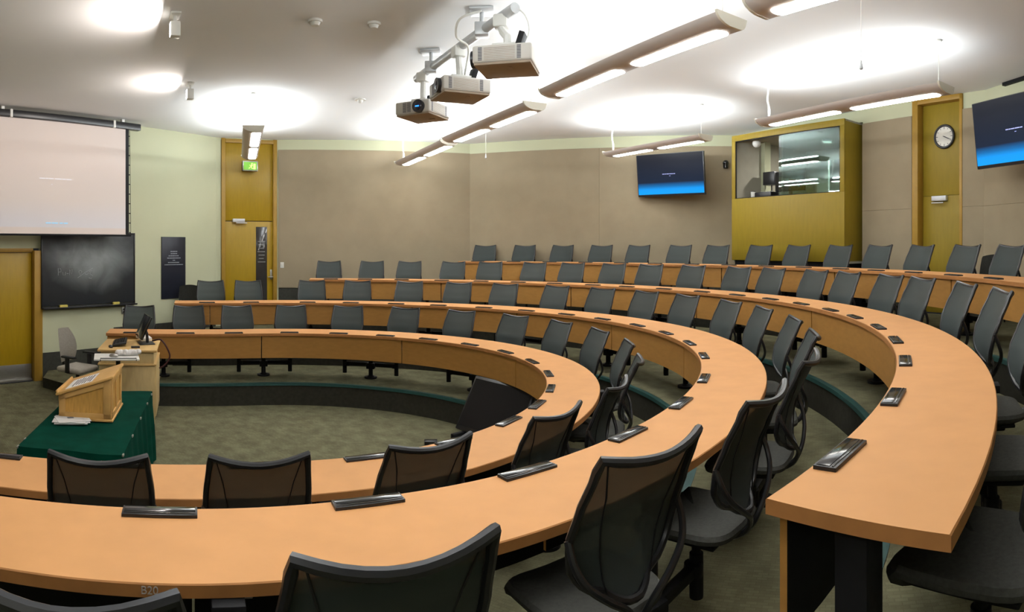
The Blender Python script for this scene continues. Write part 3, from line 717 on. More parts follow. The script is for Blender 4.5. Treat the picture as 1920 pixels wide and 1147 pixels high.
SPECIAL = {('C', 20): 'dark chair seat tucked under the cut end of the third desk',
           ('B', 18): 'black framed mesh chair seen from behind, pulled back from the B20 desk',
           ('B', 19): 'black framed mesh chair whose top corner touches the B20 seat number',
           ('B', 17): 'largest mesh chair seen from behind with its whole back and seat',
           ('B', 16): 'dark mesh chair seen from behind, next to the largest chair',
           ('A', 16): 'mesh chair seen from behind directly before the green draped table'}
NB = {'A': 'front desk', 'B': 'second desk', 'C': 'third desk', 'D': 'rearmost desk'}
END = {'A': 'beside the control desk', 'B': 'by the dark plaque', 'C': 'by the light switch', 'D': 'near the glass-slot door'}
TURN = {('C', 20): -13}
PULL = {('B', 18): .20, ('B', 19): .30}
first = {1: True, -1: True}
for k in order:
    cl = CH[k]
    for i, w in enumerate(cl):
        side = -1 if i % 2 == 0 else 1
        if i == len(cl) - 1 and i % 2 == 0: side = -1
        if first[side]: c = PROTO[side]; first[side] = False
        else: c = copy_tree(PROTO[side])
        p = U(ROUT[k] - .02 + PULL.get((k, i), 0), w); c.location = (p.x, p.y, ZT[k])
        jit = TURN.get((k, i), random.uniform(-3, 3)); c.rotation_euler = (0, 0, R(phi(w) + 90 + jit))
        c['category'] = 'chair'; c['group'] = 'swivel chairs at the ' + SHORT[k]
        c['label'] = SPECIAL.get((k, i), 'grey mesh chair at the %s, %s from its end %s' % (NB[k], ORD[i], END[k]))

# two black stacking chairs against the walls
def side_chair(label, loc, rz):
    t = thing('side_chair', label, 'chair', loc, rz)
    bm = B(); NU = 8
    a_ = []
    for j in range(7):
        z = .62 + j * .055; row = []
        for i in range(NU + 1):
            u = -1 + 2 * i / NU; row.append(bm.verts.new((u * (.215 - .02 * (j / 6) ** 3), -.22 - .02 * j / 2 + .05 * u * u, z - (.03 * u * u if j == 6 else 0) + (.03 * u * u if j == 0 else 0))))
        a_.append(row)
    for j in range(6):
        for i in range(NU): bm.faces.new((a_[j][i], a_[j][i + 1], a_[j + 1][i + 1], a_[j + 1][i]))
    r_ = bmesh.ops.solidify(bm, geom=bm.faces[:], thickness=.018)
    obj('backrest', bm, M['seatf'], t)
    bm = B(); box(bm, (0, 0, .44), (.44, .44, .05), .02); obj('seat', bm, M['seatf'], t)
    for s in (-1, 1):
        bm = B(); tube(bm, [(s * .2, -.24, 0), (s * .2, -.2, .44), (s * .2, -.235, .9)], .011, 8); obj('leg', bm, M['black'], t)
        bm = B(); tube(bm, [(s * .2, .22, 0), (s * .2, .18, .42)], .011, 8); obj('leg', bm, M['black'], t)
    return t
side_chair('black stacking chair by the front wall beside the dark plaque', (-6.13, 10.42, .667), R(200))
side_chair('black stacking chair behind the rear desk beside the door with the clock', (5.93, 6.10, 1.333), R(95))

# ------------------------------------------------------------------ pendant lights
def pendant(label, a, b, pw=1.0):
    a = Vector(a); b = Vector(b); d = b - a; L = d.length; ang = math.atan2(d.y, d.x); c = (a + b) / 2; Z = 4.14
    t = thing('pendant_light', label, 'ceiling light', (c.x, c.y, Z), ang, 'suspended linear lights')
    pr = [(-.165, .075), (-.155, .055), (-.13, .032), (-.08, .010), (-.03, 0), (.12, 0), (.138, .012), (.15, .035), (.157, .055), (.16, .075), (.152, .075), (.14, .042), (.115, .022), (.09, .014), (-.03, .014), (-.075, .026), (-.122, .046), (-.157, .075)]
    bm = B(); extrude_yz(bm, pr, -L / 2, L / 2); obj('housing', bm, M['fix'], t)
    for s in (-1, 1):
        bm = B(); extrude_yz(bm, [(-.175, .09), (-.163, .057), (-.135, .028), (-.08, .005), (-.03, -.006), (.105, -.006), (.132, .006), (.152, .03), (.163, .06), (.17, .09)], s * L / 2 - .012, s * L / 2 + .012); obj('end_cap', bm, M['fixend'], t)
    hl = (L - .46) / 2
    for s in (-1, 1):
        xc = s * (hl / 2 + .11)
        bm = B(); n_ = 6; w_ = .072; pts = []
        for x_, sg in ((xc + hl / 2 - w_ * .6, 1), (xc - hl / 2 + w_ * .6, -1)):
            for q in range(n_ + 1):
                th = -math.pi / 2 + math.pi * q / n_
                pts.append((x_ + sg * w_ * .6 * math.cos(th), .046 + sg * w_ * math.sin(th)))
        prism(bm, pts, -.006, .004); obj('diffuser', bm, M['lamp'], t, label='glowing white diffuser')
    for s in (-1, 1):
        bm = B(); cyl(bm, (s * (L / 2 - .10), 0, .085 + (CEIL - Z - .085) / 2), .004, CEIL - Z - .085, 6); cyl(bm, (s * (L / 2 - .10), 0, CEIL - Z - .012), .04, .022, 16); obj('suspension_cable', bm, M['white'], t)
    bm = B(); x0 = -L / 2 + .05
    tube(bm, spline([(x0, .03, .06), (x0 + .03, .03, .12), (x0 + .055, .02, .22), (x0 + .035, .0, .36), (x0 + .05, 0, .50), (x0 + .05, 0, CEIL - Z - .005)], 5), .014, 8); obj('power_cord', bm, M['white'], t, label='white flexible power cord')
    # the lamp's upward light
    for s in (-1, 1):            # two tilted lamp rows make the wide batwing of light on the ceiling
        ld = bpy.data.lights.new('uplight', 'AREA'); ld.shape = 'RECTANGLE'; ld.size = L - .3; ld.size_y = .07; ld.energy = UP * pw * (L / 2.9); ld.color = (.93, .985, 1.0)
        lo = bpy.data.objects.new('uplight', ld); C.objects.link(lo)
        side_ = Vector((-math.sin(ang), math.cos(ang), 0)) * s
        lo.location = Vector((c.x, c.y, Z + .10)) + side_ * .05
        lo.rotation_euler = (Matrix.Rotation(ang, 4, 'Z') @ Matrix.Rotation(R(180 - s * TILT), 4, 'X')).to_euler()
UP, TILT = 46.0, 38
pendant('pendant light seen end-on before the glass-slot door, above the exit sign', (-5.12, 11.16), (-3.80, 8.43), .8)
pendant('pendant light hanging closest to the tan wall corner, end to end with its neighbour', (-2.38, 13.02), (-1.08, 10.45))
pendant('pendant light hanging just behind and below the three projectors', (-1.02, 10.22), (.29, 7.76))
pendant('long pendant light beside the largest projector, pointing at it', (.46, 7.13), (1.70, 4.52), .6)
pendant('pendant light nearest us, only its end in view', (1.80, 4.22), (3.05, 1.62), .28)
pendant('added pendant light overhead beside the camera, outside the picture', (-1.45, 3.55), (-.15, .95), 1.6)  # unseen mirror of the far pendant, shifted and boosted to light the near desks
pendant('added pendant light behind the camera over the near rows, outside the picture', (-1.9, -.5), (-.6, -3.1), .3)  # unseen lamp added to light the chair backs and near desk edges
pendant('pendant light hanging in front of the far television beside the booth', (1.89, 11.76), (3.13, 9.52))
pendant('pendant light in front of the booth and the clock door', (3.55, 8.12), (4.50, 5.22), .47)

# ------------------------------------------------------------------ projectors
rail = thing('projector_rail', 'grey metal mounting rail under the ceiling that carries the three projectors', 'mount')
bm = B(); ra, rb = Vector((.03, 5.50, 4.55)), Vector((-1.22, 7.75, 4.55)); tube(bm, [ra, rb], .05, 12); obj('rail_tube', bm, M['grey'], rail)
for p in ((-.30, 6.06), (-.97, 7.28)):
    bm = B(); cyl(bm, (p[0], p[1], (4.55 + CEIL) / 2), .022, CEIL - 4.55, 12); box(bm, (p[0], p[1], CEIL - .012), (.24, .24, .02), .004, None); box(bm, (p[0], p[1], 4.55), (.14, .14, .13), .01); obj('ceiling_bracket', bm, M['grey'], rail)
bm = B(); tube(bm, spline([(-.30, 6.0, 4.72), (-.52, 6.05, 4.66), (-.56, 6.15, 4.52), (-.45, 6.3, 4.45), (-.5, 6.4, 4.2)], 6), .012, 8); obj('cable', bm, M['white'], rail, label='white cable')
bm = B(); tube(bm, spline([(.0, 5.55, 4.6), (.12, 5.5, 4.48), (.15, 5.45, 4.3), (.05, 5.42, 4.14)], 6), .008, 8); obj('cable', bm, M['white'], rail, label='white cable')
def projector(label, c, face, bracket, lens_glow):
    t = thing('projector', label, 'projector', (c[0], c[1], 3.95), R(face + 90), 'ceiling projectors')   # local -y is the lens side
    bm = B(); box(bm, (0, 0, .095), (.47, .52, .15), .02, None, 0, 3); obj('casing', bm, M['proj'], t)
    bm = B(); box(bm, (0, 0, .012), (.45, .50, .024), .01); box(bm, (.1, .05, -.003), (.07, .03, .008), .002); obj('base_plate', bm, M['projb'], t, label='brownish underside')
    bm = B(); My = xf((.10, -.262, .09), rx=R(90)); cyl(bm, (0, 0, .01), .075, .05, 28, None, My); obj('lens_ring', bm, M['blackpl'], t)
    bm = B(); sphere(bm, (.10, -.285, .09), .06, (1, .35, 1)); ln = obj('lens', bm, M['lens'], t)
    if lens_glow:
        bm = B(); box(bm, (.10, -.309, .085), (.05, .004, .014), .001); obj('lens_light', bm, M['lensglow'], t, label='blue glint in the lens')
    for s in (-1, 1):
        bm = B()
        for j in range(8): box(bm, (s * .2355, -.02, .042 + j * .014), (.004, .27, .003))
        obj('grille', bm, M['projb'], t)
    for sx in (.236, -.236):
        for y0 in (-.19, .15):
            bm = B()
            for j in range(9): box(bm, (sx, y0, .043 + j * .013), (.006, .035, .006))
            obj('side_vent', bm, M['vent'], t)
    bm = B()
    for j in range(9):
        for q in range(2): box(bm, (-.10 + q * .06, -.261, .042 + j * .013), (.05, .006, .006))
    obj('front_vent', bm, M['vent'], t)
    # arm up to the rail
    bm = B(); inv = (Matrix.Translation((c[0], c[1], 3.95)) @ Matrix.Rotation(R(face + 90), 4, 'Z')).inverted()
    q = inv @ Vector((bracket[0], bracket[1], 4.55))
    tube(bm, [q, (q.x * .6, q.y * .6, q.z * .72), (0, 0, .30), (0, 0, .17)], .036, 8); box(bm, (0, 0, .20), (.20, .24, .05), .008); box(bm, (q.x * .75, q.y * .75, q.z - .06), (.14, .14, .12), .02); obj('mount_arm', bm, M['white'], t)
    bm = B(); box(bm, (.05, .05, .26), (.13, .05, .16), .004, xf((0, 0, 0), rx=R(-18))); obj('cable_box', bm, M['black'], t)
    return t
projector('largest of the three ceiling projectors, nearest, its vented side towards us', (-.04, 5.40), 168, (-.12, 5.78), False)
projector('middle one of the three ceiling projectors, lens on its left end', (-.55, 6.38), 206, (-.58, 6.60), False)
projector('smallest and furthest of the three ceiling projectors, blue glint in its lens', (-1.08, 7.35), 248, (-1.10, 7.53), True)

# ------------------------------------------------------------------ spotlights, detectors, hanging microphones
def spot(label, p, e):
    t = thing('spotlight', label, 'spotlight', (p[0], p[1], CEIL), R(128), 'ceiling wall washers')   # local +y... lamp faces the front wall
    bm = B(); box(bm, (0, 0, -.01), (.20, .10, .02), .004); obj('ceiling_plate', bm, M['white'], t)
    bm = B(); box(bm, (0, 0, -.06), (.04, .03, .09), .004); obj('stem', bm, M['white'], t)
    bm = B(); box(bm, (0, .0, -.155), (.105, .10, .15), .01, xf((0, 0, 0), rx=R(0))); obj('head', bm, M['white'], t)
    bm = B(); box(bm, (0, .052, -.155), (.085, .006, .125), .002); obj('lamp_face', bm, M['spotface'], t, label='glowing lamp face')
    n = Vector((-math.sin(R(128)), math.cos(R(128))))
    ld = bpy.data.lights.new('wall_washer', 'AREA'); ld.shape = 'RECTANGLE'; ld.size = .12; ld.size_y = .14; ld.energy = e; ld.color = (1.0, .90, .83)
    lo = bpy.data.objects.new('wall_washer', ld); C.objects.link(lo); lo.location = (p[0] + n.x * .085, p[1] + n.y * .085, CEIL - .17); lo.rotation_euler = (R(100), 0, R(140) + math.pi)
    lo.rotation_euler = Vector((n.x, n.y, -.30)).to_track_quat('-Z', 'Y').to_euler()
spot('white ceiling spotlight further from the projection screen, the nearer one', (-3.24, 5.26), 34)
spot('white ceiling spotlight closer to the projection screen end, the smaller one', (-4.44, 7.62), 26)
for lb, p, s in (('round white smoke detector on the ceiling, the one further from the projectors', (-2.01, 6.01), 1.0), ('round white smoke detector on the ceiling, the one nearer the projectors', (-1.44, 6.25), .95)):
    t = thing('smoke_detector', lb, 'smoke detector', (*p, CEIL), 0, 'ceiling smoke detectors')
    bm = B(); cyl(bm, (0, 0, -.012), .075 * s, .024, 28); obj('base', bm, M['white'], t)
    bm = B(); cyl(bm, (0, 0, -.04), .04 * s, .035, 24, .058 * s); obj('sensor_cap', bm, M['white'], t)
t = thing('ceiling_sensor', 'small white ceiling sensor near the furthest projector', 'sensor', (-2.40, 9.45, CEIL))
bm = B(); cyl(bm, (0, 0, -.008), .09, .016, 24); obj('plate', bm, M['white'], t)
bm = B(); sphere(bm, (0, 0, -.02), .045); obj('dome', bm, M['white'], t)
for lb, p, z in (('hanging microphone on a thin cord in front of the booth', (2.975, 4.62), 3.99), ('small hanging microphone before the tan wall corner, behind the lights', (-.47, 10.95), 3.97)):
    t = thing('hanging_microphone', lb, 'microphone', (*p, CEIL), 0, 'ceiling microphones')
    bm = B(); cyl(bm, (0, 0, -(CEIL - z) / 2), .003, CEIL - z - .04, 6); cyl(bm, (0, 0, -.008), .03, .014, 14); obj('cord', bm, M['white'], t)
    bm = B(); cyl(bm, (0, 0, z - CEIL + .05), .018, .07, 14, .008); sphere(bm, (0, 0, z - CEIL + .012), .019, (1, 1, .7), 12); obj('capsule', bm, M['grey'], t)

# ------------------------------------------------------------------ lecturer's corner
# table under a green cloth
TB = (-2.90, 3.90); ta = R(117.5)           # near right corner, long direction
tx, ty = Vector((math.cos(ta), math.sin(ta))), Vector((math.cos(ta + math.pi / 2), math.sin(ta + math.pi / 2)))
LT, WT = 2.10, .86
tc_ = Vector(TB) + tx * LT / 2 + ty * WT / 2
t = thing('draped_table', 'long table under a dark green cloth in front of the lectern area', 'table', (tc_.x, tc_.y, 0), ta)
bm = B(); box(bm, (0, 0, .72), (LT, WT, .03), .004); obj('tabletop', bm, M['birch'], t)
for sx in (-1, 1):
    for sy in (-1, 1):
        bm = B(); cyl(bm, (sx * (LT / 2 - .12), sy * (WT / 2 - .1), .353), .018, .705, 10); obj('leg', bm, M['black'], t)
# the cloth
bm = B(); N1, N2 = 44, 18
top = [[None] * (N2 + 1) for _ in range(N1 + 1)]
for i in range(N1 + 1):
    for j in range(N2 + 1):
        x = -LT / 2 - .012 + (LT + .024) * i / N1; y = -WT / 2 - .012 + (WT + .024) * j / N2
        z = .741 + .006 * math.sin(x * 5 + y * 9) * math.exp(-((y + .1) ** 2) * 6) + .005 * math.sin(x * 13 + 2 * y) * max(0, -y)
        top[i][j] = bm.verts.new((x, y, z + .004))
for i in range(N1):
    for j in range(N2): bm.faces.new((top[i][j], top[i + 1][j], top[i + 1][j + 1], top[i][j + 1]))
edge = [top[i][0] for i in range(N1 + 1)] + [top[N1][j] for j in range(1, N2 + 1)] + [top[i][N2] for i in range(N1 - 1, -1, -1)] + [top[0][j] for j in range(N2 - 1, 0, -1)]
prev = edge
for q, (zz, am) in enumerate(((.60, .010), (.40, .022), (.20, .030), (.02, .034))):
    cur = []
    for n_, v in enumerate(edge):
        x, y = v.co.x, v.co.y
        ox = (1 if x > LT / 2 - .01 else -1 if x < -LT / 2 + .01 else 0); oy = (1 if y > WT / 2 - .01 else -1 if y < -WT / 2 + .01 else 0)
        a_ = am * (1 + .8 * math.sin(n_ * .95)) ; cur.append(bm.verts.new((x + ox * a_, y + oy * a_, zz)))
    for n_ in range(len(edge)): bm.faces.new((prev[n_], prev[(n_ + 1) % len(edge)], cur[(n_ + 1) % len(edge)], cur[n_]))
    prev = cur
cl = obj('tablecloth', bm, M['green'], None, True, (tc_.x, tc_.y, 0), ta); tag(cl, 'dark green cloth draped over the long table to the floor', 'tablecloth')
k_ = 0
for (x, y) in ((-1.05, -.44), (-1.055, .44), (-.55, -.445), (.0, -.445), (.55, -.445), (.95, -.445), (-.85, .445)):
    bm = B(); box(bm, (0, 0, 0), (.045, .014, .018), .003); o = obj('clip', bm, M['steel'], cl, loc=(x, y, .738)); k_ += 1

# table-top lectern
lc = Vector((-3.87, 4.69)); la = R(28)
t = thing('table_lectern', 'slanted oak table lectern standing on the green cloth', 'lectern', (lc.x, lc.y, .752), la)
# local x from speaker side (low) to audience side (high)
h0, h1, LX, LY = .23, .40, .50, .60
def slz(x): return h0 + (h1 - h0) * (x + LX / 2) / LX
for sy in (-1, 1):
    bm = B(); prof = [(-LX / 2, .02), (LX / 2, .02), (LX / 2, slz(LX / 2)), (-LX / 2, slz(-LX / 2))]
    y0, y1 = (sy * LY / 2, sy * (LY / 2 - .018))
    a_ = [bm.verts.new((p[0], y0, p[1])) for p in prof]; b_ = [bm.verts.new((p[0], y1, p[1])) for p in prof]
    bm.faces.new(a_); bm.faces.new(b_)
    for i in range(4): bm.faces.new((a_[i], a_[(i + 1) % 4], b_[(i + 1) % 4], b_[i]))
    sd = obj('side_panel', bm, M['oak'], t)
    bm = B(); yy = sy * (LY / 2 + .006)
    box(bm, (0, yy, .045), (LX, .014, .05), .003); box(bm, (-LX / 2 + .03, yy, .02 + (slz(-LX / 2 + .03) - .02) / 2), (.06, .014, slz(-LX / 2 + .03) - .02), .003); box(bm, (LX / 2 - .035, yy, .02 + (slz(LX / 2 - .035) - .02) / 2), (.07, .014, slz(LX / 2 - .035) - .02), .003)
    an = math.atan2(h1 - h0, LX); box(bm, (0, yy, slz(0) - .03), (LX / math.cos(an) - .02, .014, .05), .003, None)
    for v in bm.verts[-len(bm.verts):]: pass
    vs = bm.verts[:]
    # tilt the top rail (last box)
    bm.verts.ensure_lookup_table()
    isl = [v for v in vs][-(len(vs) // 4):]
    for v in isl: v.co.z += (v.co.x) * (h1 - h0) / LX
    obj('side_frame', bm, M['oak2'], t)
bm = B(); box(bm, (LX / 2 - .009, 0, .02 + (h1 - .02) / 2), (.018, LY - .04, h1 - .02)); obj('front_panel', bm, M['oak'], t)
bm = B(); yy = LX / 2 + .006
for c, s in (((yy, 0, .045), (.014, LY + .02, .05)), ((yy, 0, h1 - .03), (.014, LY + .02, .06)), ((yy, -LY / 2 + .035, h1 / 2), (.014, .07, h1 - .03)), ((yy, LY / 2 - .035, h1 / 2), (.014, .07, h1 - .03)), ((yy, 0, h1 / 2), (.012, .06, h1 - .03))): box(bm, c, s, .003)
obj('front_frame', bm, M['oak2'], t)
bm = B(); box(bm, (0, 0, .01), (LX + .05, LY + .05, .022), .005); obj('plinth', bm, M['oak2'], t)
an = math.atan2(h1 - h0, LX); Ms = xf((0, 0, (h0 + h1) / 2 + .012), ry=-an)
bm = B(); box(bm, (0, 0, 0), (LX / math.cos(an) + .06, LY + .06, .024), .006, Ms); obj('reading_surface', bm, M['oak2'], t)
bm = B(); box(bm, (-LX / 2 / math.cos(an) - .012, 0, .022), (.02, LY + .04, .03), .005, Ms); obj('book_ledge', bm, M['oak2'], t)
Mw = Matrix.Translation((lc.x, lc.y, .752)) @ Matrix.Rotation(la, 4, 'Z')
t = thing('printed_notice', 'printed white sheet lying on the lectern slope', 'paper'); t.matrix_world = Mw @ Ms @ Matrix.Translation((-.07, -.06, .0135))
bm = B(); box(bm, (0, 0, 0), (.28, .40, .002))
for j in range(7): box(bm, (-.075 + j * .03, -.01 + .01 * (j % 3), .0015), (.012, .30 - .05 * (j % 2), .001), 0, None, 1)
obj('sheet', bm, [M['paper'], M['ink']], t)
# handouts on the cloth
t = thing('handout_stack', 'small stack of white handouts on the green cloth beside the lectern', 'papers', (-3.80, 4.31, .755), R(40))
for j, (r_, dx) in enumerate(((0, 0), (9, .01), (-6, -.01), (14, .015))):
    bm = B(); box(bm, (dx, 0, .004 + j * .006), (.31, .23, .005), 0, Matrix.Rotation(R(r_), 4, 'Z'))
    if j == 3:
        for q in range(4): box(bm, (0, .05 - q * .014, .0255), (.06, .006, .001), 0, xf((.0, .0, 0), rz=R(14)), 1)
    obj('sheet', bm, [M['paper'], M['ink']], t)

# wooden control desk
pc = Vector((-4.49, 6.80)); pa = R(30); ux = Vector((math.cos(pa), math.sin(pa))); uy = Vector((-math.sin(pa), math.cos(pa)))
PWX, PWY = .78, .92
pcen = pc - ux * PWX / 2 + uy * PWY / 2
t = thing('control_desk', 'pale birch control desk carrying the monitor, behind the green table', 'desk', (pcen.x, pcen.y, 0), pa)
bm = B(); box(bm, (0, 0, .44), (PWX - .03, PWY - .03, .72), .004); obj('cabinet', bm, M['birch'], t)
for sx in (-1, 1):
    for sy in (-1, 1): 
        bm = B(); box(bm, (sx * (PWX / 2 - .05), sy * (PWY / 2 - .05), .04), (.06, .06, .08), .006); obj('foot', bm, M['birch'] if sy < 0 else M['black'], t)
bm = B(); box(bm, (PWX / 2 - .008, .0, .45), (.018, PWY - .08, .66), .003); dr = obj('cabinet_door', bm, M['birch'], t)
bm = B(); cyl(bm, (PWX / 2 + .012, PWY / 2 - .10, .55), .012, .025, 12, None, None); obj('lock', bm, M['chrome'], dr)
bm = B(); cyl(bm, (PWX / 2 + .012, PWY / 2 - .10, .47), .010, .03, 12); obj('lock', bm, M['chrome'], dr)
bm = B(); box(bm, (0, 0, .81), (PWX + .01, PWY + .01, .025), .004); obj('ledge', bm, M['birch2'], t)
bm = B(); box(bm, (0, 0, .90), (PWX - .06, PWY - .06, .17), .004); obj('upper_box', bm, M['birch'], t)
bm = B(); box(bm, (0, 0, .995), (PWX + .02, PWY + .02, .03), .005); obj('desktop', bm, M['birch2'], t)
Mp = Matrix.Translation((pcen.x, pcen.y, 1.011)) @ Matrix.Rotation(pa, 4, 'Z')
def on_desk(name, label, cat, x, y, rz=0):
    t = thing(name, label, cat); t.matrix_world = Mp @ Matrix.Translation((x, y, 0)) @ Matrix.Rotation(R(rz), 4, 'Z'); return t
t = on_desk('monitor', 'black computer monitor seen edge-on on the birch control desk', 'monitor', .13, .06, 14)
bm = B(); box(bm, (-.05, 0, .245), (.03, .52, .34), .006, xf((0, 0, 0), ry=R(24))); obj('display', bm, M['gloss'], t)
bm = B(); tube(bm, [(.11, 0, .012), (.10, 0, .14), (.06, 0, .24)], .022, 8); obj('neck', bm, M['blackpl'], t)
bm = B(); box(bm, (.09, 0, .008), (.22, .26, .016), .006); obj('foot', bm, M['blackpl'], t)
t = on_desk('keyboard', 'black keyboard tilted up before the monitor on the control desk', 'keyboard', -.14, -.02, 4)
bm = B(); box(bm, (0, 0, .03), (.20, .46, .035), .012, xf((0, 0, .005), ry=R(-12))); 
for a_ in range(5):
    for b_ in range(13): box(bm, (-.06 + a_ * .03, -.18 + b_ * .03, .05), (.022, .022, .01), 0, xf((0, 0, .003), ry=R(-12)), 1)
obj('case', bm, [M['blackpl'], M['black']], t)
t = on_desk('computer_mouse', 'black computer mouse on the control desk beside the keyboard', 'mouse', -.24, -.30, 20)
bm = B(); sphere(bm, (0, 0, .012), .05, (.65, 1.1, .5), 16); obj('mouse_body', bm, M['gloss'], t)
t = on_desk('telephone', 'white desk telephone behind the monitor on the control desk', 'telephone', .16, .36, 30)
bm = B(); box(bm, (0, 0, .035), (.18, .2, .05), .015, xf((0, 0, .01), rx=R(10))); obj('base', bm, M['white'], t)
bm = B(); tube(bm, spline([(-.05, -.09, .085), (-.055, -.05, .115), (-.055, .05, .12), (-.05, .09, .09)], 5), .025, 8); obj('handset', bm, M['white'], t)
t = on_desk('adapter_box', 'small dark adapter lying before the monitor foot', 'electronics', .10, -.30, 10)
bm = B(); box(bm, (0, 0, .013), (.12, .05, .026), .005); obj('case', bm, M['blackpl'], t)
bm = B(); q = Mp @ Vector((.30, .22, .02)); q2 = Mp @ Vector((.44, .02, .03)); q3 = Mp @ Vector((.55, .02, -.12)); q4 = Mp @ Vector((.47, .0, -.30))
tube(bm, spline([q, q2 + Vector((0, 0, .03)), q3, Mp @ Vector((.54, .02, -.22)), q4, Mp @ Vector((.41, .0, -.33))], 6), .012, 8); tag(obj('cable', bm, M['redcable']), 'dark red cable looping off the side of the control desk', 'cable')

# projector cart in front of the desk
ct = Vector((-4.62, 6.10)); ca = R(38)
t = thing('laptop_stand', 'small white-topped stand with a black rail in front of the control desk', 'stand', (ct.x, ct.y, 0), ca)
bm = B(); box(bm, (0, 0, 1.01), (.56, .40, .022), .005); obj('tray', bm, M['white'], t)
bm = B(); tube(bm, [(-.2, -.21, 1.0), (-.2, -.22, 1.035), (.24, -.22, 1.035), (.24, -.21, 1.0)], .006, 6); obj('rail', bm, M['black'], t)
bm = B(); cyl(bm, (.02, 0, .52), .03, .96, 14); obj('pole', bm, M['black'], t)
bm = B(); box(bm, (.02, 0, .03), (.5, .06, .04), .01); box(bm, (.02, 0, .03), (.06, .4, .04), .01); obj('base', bm, M['black'], t)
t = thing('cable_bundle', 'crumpled white bundle lying on the tray of the small stand', 'bundle', (ct.x + .09, ct.y + .13, 1.022), ca)
bm = B(); random.seed(3)
for j in range(9): sphere(bm, (-.13 + j * .032, random.uniform(-.02, .02), .035 + random.uniform(0, .012)), .04, (1, 1.2, .9), 8)
obj('bundle_body', bm, M['paper'], t)
t = thing('computer_mouse', 'dark grey mouse on the tray of the small stand', 'mouse', (ct.x + .0, ct.y - .06, 1.022), ca + R(70))
bm = B(); sphere(bm, (0, 0, .014), .055, (.65, 1.1, .5), 14); obj('mouse_body', bm, M['steel'], t)

# lecturer's chair
t = thing('office_chair', 'grey upholstered office chair with black armrests by the ochre door', 'chair', (-6.30, 7.30, 0), R(-88))
bm = B(); g = []
for j in range(9):
    v = j / 8; z = .56 + v * .52; w = .215 * math.sin(math.pi * (.22 + .62 * v)) ** .7 ; row = []
    for i in range(9):
        u = -1 + i / 4; row.append(bm.verts.new((u * w, -.24 - .10 * v * v + .03 * math.sin(v * 3.1) + .04 * u * u, z)))
    g.append(row)
for j in range(8):
    for i in range(8): bm.faces.new((g[j][i], g[j][i + 1], g[j + 1][i + 1], g[j + 1][i]))
bmesh.ops.solidify(bm, geom=bm.faces[:], thickness=.055)
obj('backrest', bm, M['greyfab'], t)
bm = B(); box(bm, (0, 0, .47), (.50, .48, .09), .04, None, 0, 3); obj('seat', bm, M['greyfab'], t)
bm = B(); tube(bm, spline([(0, -.30, .80), (0, -.30, .60), (0, -.26, .44), (0, -.1, .40)], 5), .025, 8); obj('back_spine', bm, M['blackpl'], t)
for s in (-1, 1):
    bm = B(); box(bm, (s * .27, .04, .685), (.085, .26, .035), .015); ar = obj('armrest', bm, M['blackpl'], t)
    bm = B(); box(bm, (s * .28, .02, .56), (.035, .075, .24), .01); tube(bm, [(s * .28, .02, .45), (s * .1, 0, .41)], .018, 8); obj('arm_post', bm, M['blackpl'], ar)
bm = B(); cyl(bm, (0, 0, .25), .03, .32, 12); obj('column', bm, M['blackpl'], t)
for j in range(5):
    a_ = j * 2 * math.pi / 5; bm = B(); tube(bm, [(0, 0, .11), (.28 * math.cos(a_), .28 * math.sin(a_), .07)], .022, 8); lg = obj('leg', bm, M['blackpl'], t)
    bm = B(); cyl(bm, (0, 0, 0), .028, .04, 14, None, xf((.28 * math.cos(a_), .28 * math.sin(a_), .03), rx=R(90), rz=a_)); obj('caster', bm, M['black'], lg)

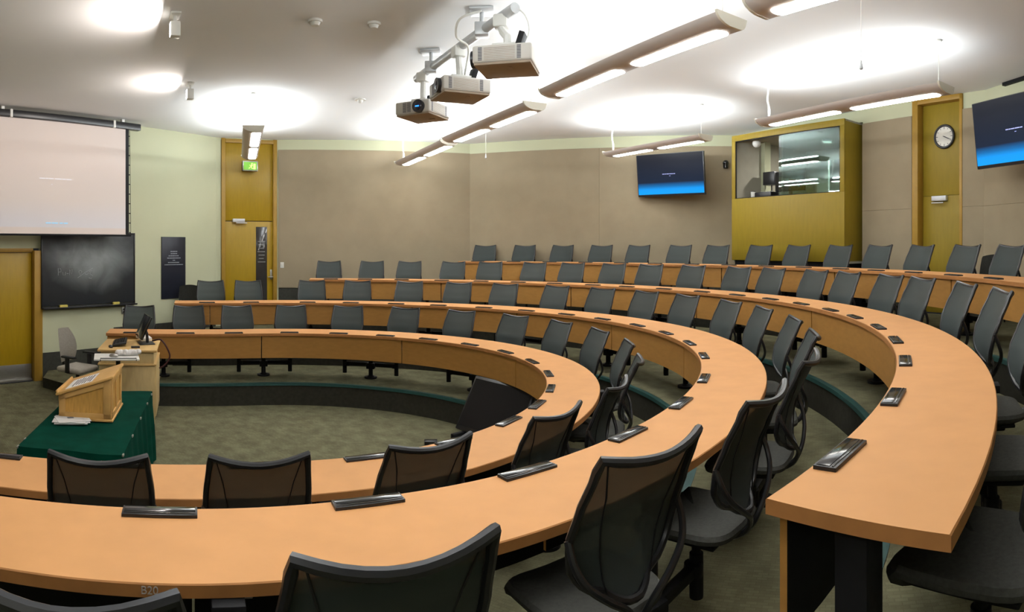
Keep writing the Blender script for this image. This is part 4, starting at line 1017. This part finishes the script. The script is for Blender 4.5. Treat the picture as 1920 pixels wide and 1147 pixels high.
# leaning floor display
fp = Vector((-.33, 7.42)); fa = R(-45)
t = thing('floor_monitor', 'large black display leaning back on the open floor inside the front desk curve', 'monitor', (fp.x, fp.y, 0), fa)   # local -y faces the lecturer
Mt = xf((0, 0, .06), rx=R(-30))
bm = B(); box(bm, (0, 0, .36), (1.08, .06, .72), .01, Mt); obj('casing', bm, M['blackpl'], t)
bm = B(); box(bm, (0, -.031, .37), (1.02, .004, .62), 0, Mt); obj('display', bm, M['disp'], t)
for s in (-1, 1):
    bm = B(); box(bm, (s * .40, .12, .03), (.06, .62, .06), .01); tube(bm, [(s * .40, .40, .05), (s * .40, .27, .42)], .02, 8); obj('floor_foot', bm, M['black'], t)
t = thing('adapter_box', 'small black box on the floor beside the leaning display', 'electronics', (-.98, 7.33, 0), R(10))
bm = B(); box(bm, (0, 0, .025), (.16, .09, .05), .008); obj('case', bm, M['blackpl'], t)
bm = B(); box(bm, (0, -.046, .025), (.06, .004, .02)); obj('socket', bm, M['gloss'], t)

# things made of a single piece stand for themselves
bpy.context.view_layer.update()
for e in [o for o in bpy.data.objects if o.type == 'EMPTY' and o.parent is None and 'category' in o.keys() and len(o.children) == 1 and not o.children[0].children]:
    c = e.children[0]; mw = c.matrix_world.copy(); nm = e.name
    for key in ('label', 'category', 'group'):
        if key in e.keys(): c[key] = e[key]
    c.parent = None; c.matrix_world = mw
    bpy.data.objects.remove(e); c.name = nm

# ------------------------------------------------------------------ camera: stitched panorama from a phone, level, standing on the third tier
cam = bpy.data.cameras.new('camera'); co = bpy.data.objects.new('camera', cam); C.objects.link(co)
co.location = (0, 0, 2.406); co.rotation_euler = (R(90), 0, 0)
F, YH = 1144.0, 460.5
cam.type = 'PANO'; cam.panorama_type = 'CENTRAL_CYLINDRICAL'
cam.central_cylindrical_range_u_min = -960 / F; cam.central_cylindrical_range_u_max = 960 / F
cam.central_cylindrical_range_v_min = -(1147 - YH) / F; cam.central_cylindrical_range_v_max = YH / F
cam.central_cylindrical_radius = 1.0
cam.clip_start = .02
sc.camera = co

w = bpy.data.worlds.new('world'); sc.world = w; w.use_nodes = True
w.node_tree.nodes['Background'].inputs['Color'].default_value = (.5, .5, .5, 1); w.node_tree.nodes['Background'].inputs['Strength'].default_value = .02
sc.view_settings.view_transform = 'Standard'; sc.view_settings.look = 'None'; sc.view_settings.gamma = 1.0
sc.view_settings.use_curve_mapping = False
sc.view_settings.exposure = 0.36
